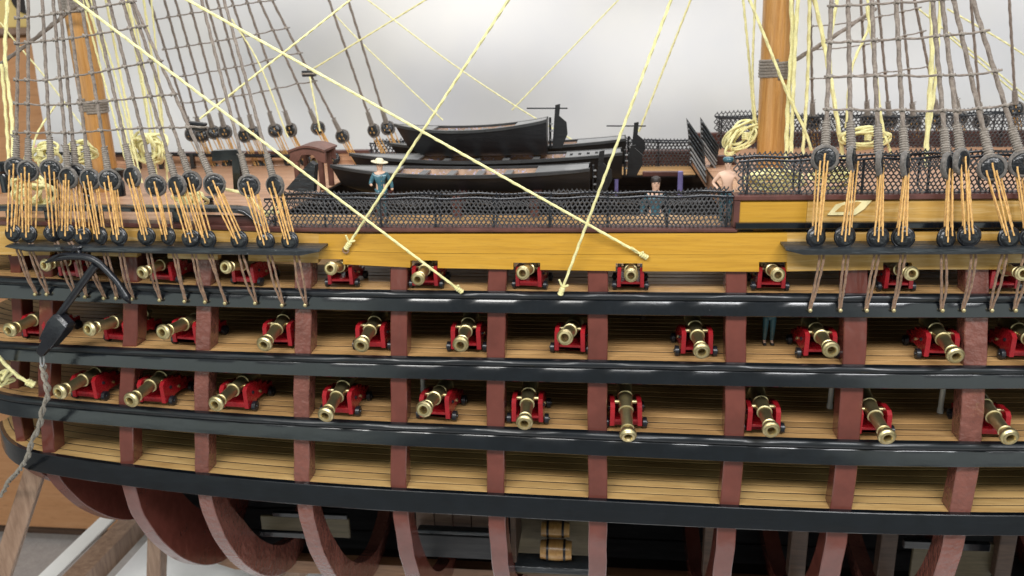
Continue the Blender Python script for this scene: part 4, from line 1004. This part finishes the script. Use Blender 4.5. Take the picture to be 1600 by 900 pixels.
boat((608, 224), (978, 214), 5.35, 1.0, .58, 'farthest black boat of the lower row, with long thin tiller', rudder=1.0)
boat((616, 194), (855, 185), 4.45, 1.05, .72, 'small black boat stacked on top of the lower row', rudder=.9)
for px in (640, 745, 850):                               # chocks under the boats: skid beams
    p = P(px, 312, 4.0); m = MB(); m.box((p.x, YK, ZWA + .28), (.16, 5.2, .16))
    for yy in (1.7, 6.6): m.box((p.x, yy, ZWA + .1), (.14, .14, .2))
    m.build('skid_beam', M['brown'], hull)

# ------------------------------------------------------------------ belfry
c = P(487, 297, 3.0); u_ = .88 / ppu(3.0); bf = empty('belfry', c)
for dx in (-24, 22):
    for dy in (0, .55):
        m = MB(); m.bevbox(c + V((dx * u_, dy, 32 * u_)), (9 * u_, .11, 64 * u_), .012); m.build('post', M['belfry'], bf, 30)
for dy in (-.03, .58):
    m = MB(); arc = []
    for i in range(13):
        t = i / 12; x = (-33 + 66 * t) * u_; z = (62 + 8 * math.sin(math.pi * t) - 5 * abs(math.cos(math.pi * t)) * 0) * u_
        arc.append((x, z))
    poly = [c + V((x, dy - .04, z + 9 * u_)) for x, z in arc] + [c + V((x, dy - .04, z - (4 if 3 < i < 9 else 12) * u_)) for i, (x, z) in list(enumerate(arc))[::-1]]
    m.prism(poly, (0, .09, 0)); m.build('arch', M['belfry'], bf, 20)
m = MB(); rg = []
for i in range(13):
    t = i / 12; x = (-34 + 68 * t) * u_; z = (72 + 8 * math.sin(math.pi * t)) * u_
    rg.append([c + V((x, -.12, z - .01)), c + V((x, -.12, z + .03)), c + V((x, .70, z + .03)), c + V((x, .70, z - .01))])
m.loft(rg); m.build('roof', M['belfry'], bf, 30)
m = MB(); m.lathe([(0, .13), (.04, .12), (.12, .08), (.2, .06), (.24, .02)], 16, Matrix.Translation(c + V((0, .27, 34 * u_)))); m.build('bell', M['brass'], bf)
tag(bf, 'brown wooden belfry with arched roof ahead of the black boats', 'belfry')
# forecastle ironwork and ladder pieces
def wedge(pts, Y, th, mat, name, label, cat, steps=None):
    m = MB(); m.prism([P(a, b, Y) for a, b in pts], (0, th, 0)); o = m.build(name, M[mat], None, 20); tag(o, label, cat); return o
o = wedge([(330, 236), (369, 234), (374, 240), (376, 296), (365, 296), (362, 250), (332, 252)], 2.2, .18, 'black', 'davit', 'black angled davit bracket on the forecastle', 'davit')
o = wedge([(446, 296), (484, 253), (492, 258), (490, 300), (470, 300)], 2.3, .2, 'black_rough', 'galley_funnel', 'black wedge-shaped fitting in front of the belfry', 'fitting')
def ladder(board, t0, t1, Y, label):
    c = P(*t1, Y); root = empty('ladder', c)
    m = MB(); m.prism([P(a, b, Y) for a, b in board], (0, .14, 0)); m.build('stringer', M['boat_rim'], root, 20)
    for i in range(7):
        t = (i + .5) / 7; e0 = P(board[0][0] + (board[3][0] - board[0][0]) * t, board[0][1] + (board[3][1] - board[0][1]) * t, Y - .16); e1 = P(board[1][0] + (board[2][0] - board[1][0]) * t, board[1][1] + (board[2][1] - board[1][1]) * t, Y - .16)
        d = (e1 - e0); m = MB(); m.bevbox(e0.lerp(e1, .5), (d.length * .9, .3, .035), .008, d.to_track_quat('X', 'Z').to_matrix()); m.build('tread', M['boat_grey' if i > 3 else 'black_rough'], root, 30)
    tag(root, label, 'ladder', 'black ladders at the quarterdeck break')
ladder([(1073, 185), (1100, 224), (1104, 290), (1080, 250)], (1073, 205), (1093, 284), 4.4, 'left black ladder with pale lower treads at the quarterdeck break')
ladder([(1095, 184), (1124, 228), (1118, 266), (1096, 236)], (1094, 200), (1112, 255), 4.9, 'right black ladder, a solid dark board, at the quarterdeck break')
# far rail of the forecastle
m = MB(); m.tube([P(60, 240, 7.0), P(250, 241, 7.2), P(330, 243, 7.3), P(470, 244, 7.5)], .05, 6); m.build('far_forecastle_rail', M['black'], hull)
for x in (120, 215, 250, 300, 420): m = MB(); p = P(x, 243, 7.25); m.box(p + V((0, 0, -.2)), (.1, .1, .5)); m.build('far_timberhead', M['black'], hull)

# ------------------------------------------------------------------ figures
def skin_body(name, joints, edges, mat, parent, sub=2):
    org = ORG[parent.name]; me = bpy.data.meshes.new(name)
    me.from_pydata([tuple((V(j[0]) - org) * S) for j in joints], edges, [])
    o = bpy.data.objects.new(name, me); COL.objects.link(o); o.parent = parent; ORG[o.name] = org
    md = o.modifiers.new('skin', 'SKIN'); md.use_smooth_shade = True
    if not me.skin_vertices: me.skin_vertices.new() if hasattr(me.skin_vertices, 'new') else None
    sv = me.skin_vertices[0].data
    for i, j in enumerate(joints):
        r = j[1] * S; sv[i].radius = (r, r) if not isinstance(j[1], tuple) else (j[1][0] * S, j[1][1] * S)
    sv[0].use_root = True
    sb = o.modifiers.new('sub', 'SUBSURF'); sb.levels = sub; sb.render_levels = sub
    me.materials.append(mat); return o
def figure(foot, h, label, coat='coat', legs='trouser', hat='hat', bare=False, arms='down', turn=0.0):
    root = empty('person', foot); u = h / 7.5; f = V(foot); R_ = Matrix.Rotation(turn, 3, 'Z')
    q = lambda x, y, z: f + R_ @ V((x, y, z)) * u
    # arms: elbow and hand positions
    if arms == 'hip': E = [(-1.55, .1, 4.75), (1.5, .1, 4.7)]; Hn = [(-.85, -.35, 4.05), (.9, -.3, 4.0)]
    elif arms == 'hold': E = [(-1.25, -.1, 4.7), (1.3, .1, 4.6)]; Hn = [(-1.1, -1.0, 4.6), (1.35, -.1, 3.7)]
    else: E = [(-1.2, .1, 4.7), (1.2, .1, 4.7)]; Hn = [(-1.25, -.2, 3.7), (1.25, -.2, 3.7)]
    J = [(q(0, 0, 3.9), .50), (q(0, 0, 4.7), .52), (q(0, 0, 5.6), .58), (q(0, 0, 6.15), .24), (q(0, -.02, 6.55), .40), (q(0, -.04, 7.0), .44), (q(0, 0, 7.35), .28),
         (q(-.78, 0, 5.75), .30), (q(*E[0]), .22), (q(*Hn[0]), .17), (q(.78, 0, 5.75), .30), (q(*E[1]), .22), (q(*Hn[1]), .17),
         (q(-.38, 0, 3.6), .40), (q(-.42, -.08, 2.0), .29), (q(-.42, .05, .4), .20), (q(-.44, -.45, .16), .15),
         (q(.38, 0, 3.6), .40), (q(.42, -.08, 2.0), .29), (q(.42, .05, .4), .20), (q(.44, -.45, .16), .15)]
    J = [(p, r * u) for p, r in J]
    Ed = [(0, 1), (1, 2), (2, 3), (3, 4), (4, 5), (5, 6), (2, 7), (7, 8), (8, 9), (2, 10), (10, 11), (11, 12), (0, 13), (13, 14), (14, 15), (15, 16), (0, 17), (17, 18), (18, 19), (19, 20)]
    skin_body('body', J, Ed, M['skin'], root)
    g = 1.16
    if not bare:
        idx = [0, 1, 2, 7, 8, 9, 10, 11, 12]; mp = {k: i for i, k in enumerate(idx)}
        JJ = [(J[k][0] if k not in (9, 12) else J[k - 1][0].lerp(J[k][0], .82), J[k][1] * g) for k in idx]
        JJ.append((q(0, .05, 3.0), .62 * u)); JJ[0] = (JJ[0][0], .62 * u)
        skin_body('coat', JJ, [(0, 1), (1, 2), (2, 3), (3, 4), (4, 5), (2, 6), (6, 7), (7, 8), (0, 9)], M[coat], root)
        for z in (4.0, 4.5, 5.0, 5.5):
            m = MB(); m.lathe([(0, .06 * u), (.05 * u, .04 * u)], 8, Matrix.Translation(q(.12, -.62, z)) @ face((0, -1, 0)).to_4x4()); m.build('coat_button', M['brass'], root)
    ids = [13, 14, 15, 17, 18, 19]
    JJ = [(q(0, 0, 3.85), .56 * u)] + [(J[k][0], J[k][1] * 1.15) for k in ids]
    skin_body('trousers', JJ, [(0, 1), (1, 2), (2, 3), (0, 4), (4, 5), (5, 6)], M[legs], root)
    for s in (-1, 1):
        m = MB(); m.bevbox(q(s * .43, -.22, .14), (.36 * u, .85 * u, .28 * u), .08 * u, R_); m.build('shoe', M['bore_black'], root, 60)
    hd = q(0, -.04, 6.95)
    for s in (-1, 1):
        m = MB(); m.lathe([(-.02 * u, .05 * u), (.03 * u, .05 * u), (.05 * u, .02 * u)], 8, Matrix.Translation(q(s * .16, -.46, 6.98)) @ face((0, -1, 0)).to_4x4()); m.build('eye', M['bore_black'], root)
    m = MB(); m.prism([q(-.07, -.44, 6.72), q(.07, -.44, 6.72), q(0, -.58, 6.74), ], tuple(V((0, .06 * u, .22 * u)))); m.build('nose', M['skin'], root)
    m = MB(); m.lathe([(-.1 * u, .46 * u), (.12 * u, .49 * u), (.32 * u, .42 * u), (.45 * u, .2 * u)], 16, Matrix.Translation(q(0, .07, 7.08))); m.build('hair', M['hair'], root)
    if hat == 'hat':
        m = MB(); m.lathe([(-.02 * u, .4 * u), (0, 1.0 * u), (.10 * u, 1.05 * u), (.14 * u, 1.0 * u), (.10 * u, .55 * u), (.36 * u, .5 * u), (.52 * u, .36 * u), (.55 * u, .1 * u)], 24, Matrix.Translation(q(0, 0, 7.2)) @ Matrix.Rotation(.12, 4, 'Y')); m.build('hat', M['hat'], root, 60)
    elif hat == 'cap':
        m = MB(); m.lathe([(0, .5 * u), (.05 * u, .56 * u), (.3 * u, .62 * u), (.5 * u, .5 * u), (.55 * u, .2 * u)], 20, Matrix.Translation(q(0, 0, 7.1))); m.build('hat', M['coat'], root, 60)
    tag(root, label, 'figurine', 'model sailors')
Yf_ = 1.35; ft_ = P(600, 362, Yf_); ft_.z = ZWA; hd_ = P(601, 250, Yf_)
figure(ft_, hd_.z - ft_.z, 'painted figurine in a teal coat and cream hat behind the waist netting', arms='hold', legs='coat', turn=.25)
ft_ = P(1134, 330, .95); ft_.z = ZWA; hd_ = P(1138, 247, .95)
figure(ft_, hd_.z - ft_.z, 'bare-chested figurine with dark cap, hand on hip, at the right end of the waist netting', bare=True, hat='cap', arms='hip', legs='coat', turn=-.15)
hd_ = P(1025, 276, 3.4); ft_ = hd_ - V((0, 0, 1.6))
figure(ft_, hd_.z - ft_.z, 'dark-haired figurine half hidden behind the waist netting near the lilac post', hat=None, turn=.1)
xg = P(1199, 545, 1.0).x; ft_ = V((xg, 1.0, deckz(2, xg, 1.0))); figure(ft_, 1.12, 'figurine in teal clothes on the middle gun deck between two ribs', legs='coat', hat='cap')

# ------------------------------------------------------------------ kegs in the hold
for i, (x0, x1, y0, y1) in enumerate(((843, 893, 812, 842), (841, 897, 840, 878))):
    Y = 2.15 - .2 * i; cc = P((x0 + x1) / 2, (y0 + y1) / 2, Y); s_ = 1 / ppu(Y); root = empty('keg', cc + V((0, 0, -(y1 - y0) / 2 * s_)))
    L = (x1 - x0) * s_; r = (y1 - y0) / 2 * s_; A = Matrix.Translation(cc) @ face((1, 0, 0)).to_4x4()
    m = MB(); m.lathe([(-L / 2, r * .5), (-L / 2, r * .86), (-L / 4, r * .97), (0, r), (L / 4, r * .97), (L / 2, r * .86), (L / 2, r * .5)], 20, A); m.build('barrel', M['keg'], root, 30)
    for t in (-.27, .27):
        m = MB(); m.lathe([(L * t - .025, r * 1.0), (L * t - .02, r * 1.03), (L * t + .02, r * 1.03), (L * t + .025, r * 1.0)], 20, A); m.build('hoop', M['black_iron'], root, 30)
    tag(root, ['upper varnished keg with black hoops in the open hold', 'lower larger varnished keg with black hoops in the open hold'][i], 'keg', 'kegs in the hold')

# ------------------------------------------------------------------ anchor
Ya = -.75
ap = lambda x, y, d=0: P(x, y, PX(x, y).y - .50 + d)
an = empty('anchor', ap(70, 550))
m = MB(); cr, en = ap(150, 413), ap(93, 492); d = (en - cr)
m.tube([cr, cr.lerp(en, .5), en, en + d * .35], [.075, .068, .062, .05], 8); m.build('shank', M['black_iron'], an, 50)
m = MB(); ptsl = curve([ap(70, 411), ap(88, 403), ap(110, 400), ap(135, 402), ap(152, 409), ap(168, 424), ap(184, 442), ap(197, 462), ap(202, 474)], 5)
n_ = len(ptsl); m.tube(ptsl, [float(np.interp(i / (n_ - 1), [0, .10, .22, .5, .8, .9, 1], [.012, .055, .068, .062, .052, .075, .012])) for i in range(n_)], 8); m.build('arms', M['black_iron'], an, 50)
for (pa, pb, pc, pd) in (((72, 410), (92, 398), (112, 399), (96, 408)), ((203, 475), (186, 462), (180, 444), (190, 446))):
    m = MB(); m.prism([ap(*pa, -.04), ap(*pb, -.12), ap(*pc, -.04), ap(*pd, .06)], (0, .05, 0)); m.build('fluke', M['black_iron'], an, 0)
m = MB(); s0, s1 = ap(103, 496), ap(63, 553); dd = (s1 - s0).normalized(); A = face(dd)
rg = []
for t, w, h in ((0, .07, .12), (.05, .12, .16), (.22, .145, .17), (.66, .10, .14), (.68, .065, .10), (.98, .055, .07), (1.0, .045, .06)):
    c_ = s0.lerp(s1, t); rg.append([c_ + A @ V((x * w, y * h, 0)) for x, y in ((-1, -.92), (-.92, -1), (.92, -1), (1, -.92), (1, .92), (.92, 1), (-.92, 1), (-1, .92))])
m.loft(rg); m.build('stock', M['black_iron'], an, 30)
m = MB(); rc = ap(66, 563); m.tube([rc + V((math.cos(t) * .035, math.sin(t) * .03, math.sin(t) * .11)) for t in [2 * math.pi * i / 16 for i in range(17)]], .016, 6); m.build('ring', M['boat_grey'], an)
m = MB(); m.rope(curve([ap(117, 384, .05), ap(114, 396), ap(118, 404), ap(124, 396), ap(120, 386, .05)], 6), .03, n=7); m.rope(curve([ap(96, 388, .05), ap(112, 391, -.03), ap(128, 385, .05)], 5), .025, n=7)
m.build('lashing', M['black_iron'], an, 60)
tag(an, 'black iron anchor lashed to the fore channel, hanging over the wales', 'anchor')
# the anchor cable: two plies laid together
pts = curve([ap(67, 570), ap(70, 590), ap(75, 615), ap(67, 640), ap(62, 665), ap(50, 690), ap(44, 712), ap(30, 735), ap(14, 752), ap(3, 772), ap(-25, 800)], 10)
m = MB(); fr = resample(pts, .045)
for ph in (0, math.pi):
    q = [p + V((math.cos(i * .42 + ph) * .034, math.sin(i * .42 + ph) * .034, math.sin(i * .42 + ph) * .012)) for i, p in enumerate(fr)]
    m.rope(q, .027, n=9, step=.024)
tag(m.build('anchor_cable', M['cable'], None, 60), 'thick grey two-ply anchor cable hanging from the anchor ring', 'cable')
line([(-12, 545, PX(5, 560).y - .3), (14, 575, PX(14, 575).y - .2), (38, 594, PX(38, 594).y - .1), (54, 602, PX(54, 602).y - .02)], 'yellow line end knotted to the bow rib below the anchor', .032, True)
coil(3, 590, PX(5, 590).y - .1, 14, 16, 4, 'yellow knot at the left edge beside the bow rib', .2)
# ------------------------------------------------------------------ surroundings
# white sheet behind
m = MB(); nx, nz = 90, 60; xl, xr = P(92, 300, 14).x, 20.0
vs = []
for j in range(nz + 1):
    for i in range(nx + 1):
        x = xl + (xr - xl) * i / nx; z = TABLE - 1 + (14 - TABLE) * j / nz
        y = 14.0 + .13 * math.sin(x * .34 + z * .62) + .09 * math.sin(x * .8 - z * .9 + 1) + .08 * math.sin(z * 1.3 + x * .22)
        vs.append(V((x, y, z)))
m.add(vs, [(j * (nx + 1) + i, j * (nx + 1) + i + 1, (j + 1) * (nx + 1) + i + 1, (j + 1) * (nx + 1) + i) for j in range(nz) for i in range(nx)])
tag(m.build('backdrop_sheet', M['cloth'], None, 60), 'white cloth sheet hung behind the ship', 'sheet', kind='structure')
# table top with white cloth
tl = PZ(215, 860, TABLE).x
m = MB(); vs = []; nx, ny = 60, 30
for j in range(ny + 1):
    for i in range(nx + 1):
        x = tl + (20 - tl) * i / nx; y = -4 + 18.0 * j / ny
        vs.append(V((x, y, TABLE + .02 * math.sin(x * .9 + y * .5) + .015 * math.sin(x * 2.1 - y))))
m.add(vs, [(j * (nx + 1) + i, j * (nx + 1) + i + 1, (j + 1) * (nx + 1) + i + 1, (j + 1) * (nx + 1) + i) for j in range(ny) for i in range(nx)])
tag(m.build('table_top', M['tablecloth'], None, 60), 'white cloth-covered table under the ship', 'table', kind='structure')
m = MB(); fz = TABLE - 6; m.add([V((-70, -30, fz)), V((50, -30, fz)), V((50, 50, fz)), V((-70, 50, fz))], [(0, 1, 2, 3)])
tag(m.build('floor', M['carpet'], None, 0), kind='structure')
# cabinet at the left
ca = P(104, 200, 15.2); cb = empty('cabinet', V((ca.x - 7, 16.5, fz)))
ztop = P(20, 55, 15.2).z; zbot = P(60, 825, 15.2).z
m = MB(); m.bevbox(V((ca.x - 7, 17.0, (ztop + zbot) / 2)), (14, 3.6, ztop - zbot), .08); m.build('body', M['cabinet'], cb, 30)
m = MB(); m.bevbox(V((ca.x - 7, 16.9, ztop + .12)), (14.3, 4.0, .24), .05); m.build('top', M['cradle'], cb, 30)
m = MB(); m.box(V((ca.x - 7, 17.2, (zbot + fz) / 2)), (13.4, 3.0, zbot - fz - .02)); m.build('plinth', M['dark_wood'], cb)
tag(cb, 'orange-brown wooden cabinet behind the bow at the left edge', 'cabinet')
bp = P(20, 20, 15.6); cbx = empty('carton', V((bp.x - 1.6, 16.6, ztop + .25)))
m = MB(); m.bevbox(V((bp.x - 1.6, 16.6, ztop + .25 + 1.5)), (5.0, 1.6, 3.0), .04); m.build('box', M['boxyellow'], cbx, 30)
m = MB(); m.lathe([(0, .55), (.03, .55)], 24, Matrix.Translation(P(40, -4, 15.72)) @ face((0, -1, 0)).to_4x4()); m.build('printed_disc', M['hair'], cbx)
tag(cbx, 'pale yellow carton with a dark disc on top of the cabinet', 'carton')
pc = P(62, 225, 13.4); m = MB(); m.bevbox(pc + V((0, 0.1, -.2)), (.75, .2, .65), .03); o = m.build('printed_pack', M['white_board'], None, 30)
m = MB()
for a in (-.16, .04, .2): m.lathe([(0, .08), (.02, .08)], 12, Matrix.Translation(pc + V((a, -.02, -.1))) @ face((0, -1, 0)).to_4x4())
k = m.build('print', M['pinkprint'], o); tag(o, 'small white pack with pink print behind the left shrouds', 'pack')
# cradle
def beam(a, b, w, h, mat, name, parent):
    d = (b - a); L = d.length; A = d.to_track_quat('X', 'Z').to_matrix(); m = MB(); m.bevbox(a.lerp(b, .5), (L, w, h), .02, A); return m.build(name, M[mat], parent, 30)
cr_ = empty('cradle', V((-8, YK, TABLE)))
bz = TABLE + .62
pa, pb = PZ(212, 800, bz), PZ(75, 940, bz); dn = V((0, 0, -.31))
beam(pa + dn, pb + dn, .62, .62, 'cradle', 'base_beam', cr_)
q0, q1 = PZ(168, 806, bz), PZ(34, 935, bz)
beam(P(247, 815, 3.9), P(243, 960, 3.9), .36, .36, 'cradle', 'post', cr_)
beam(P(60, 722, 2.6), P(-8, 930, 2.2), .30, .42, 'cradle', 'brace', cr_)
beam(P(480, 878, 4.6), P(380, 960, 4.6), .5, .4, 'cradle', 'post', cr_)
beam(V((-6.5, YK, ZK - .45)), V((7, YK, ZK - .45)), .5, .2, 'cradle', 'keel_rest', cr_)
for x in (-2.5, 2.5, 6.5): beam(V((x, YK, ZK - .55)), V((x, YK, TABLE)), .5, .5, 'cradle', 'post', cr_)
tag(cr_, 'walnut cradle of beams and posts carrying the ship', 'cradle')
o = beam(q0 + V((0, 0, -.1)), q1 + V((0, 0, -.1)), .50, .12, 'white_board', 'white_batten', None); tag(o, 'white batten lying beside the cradle beam at lower left', 'batten')
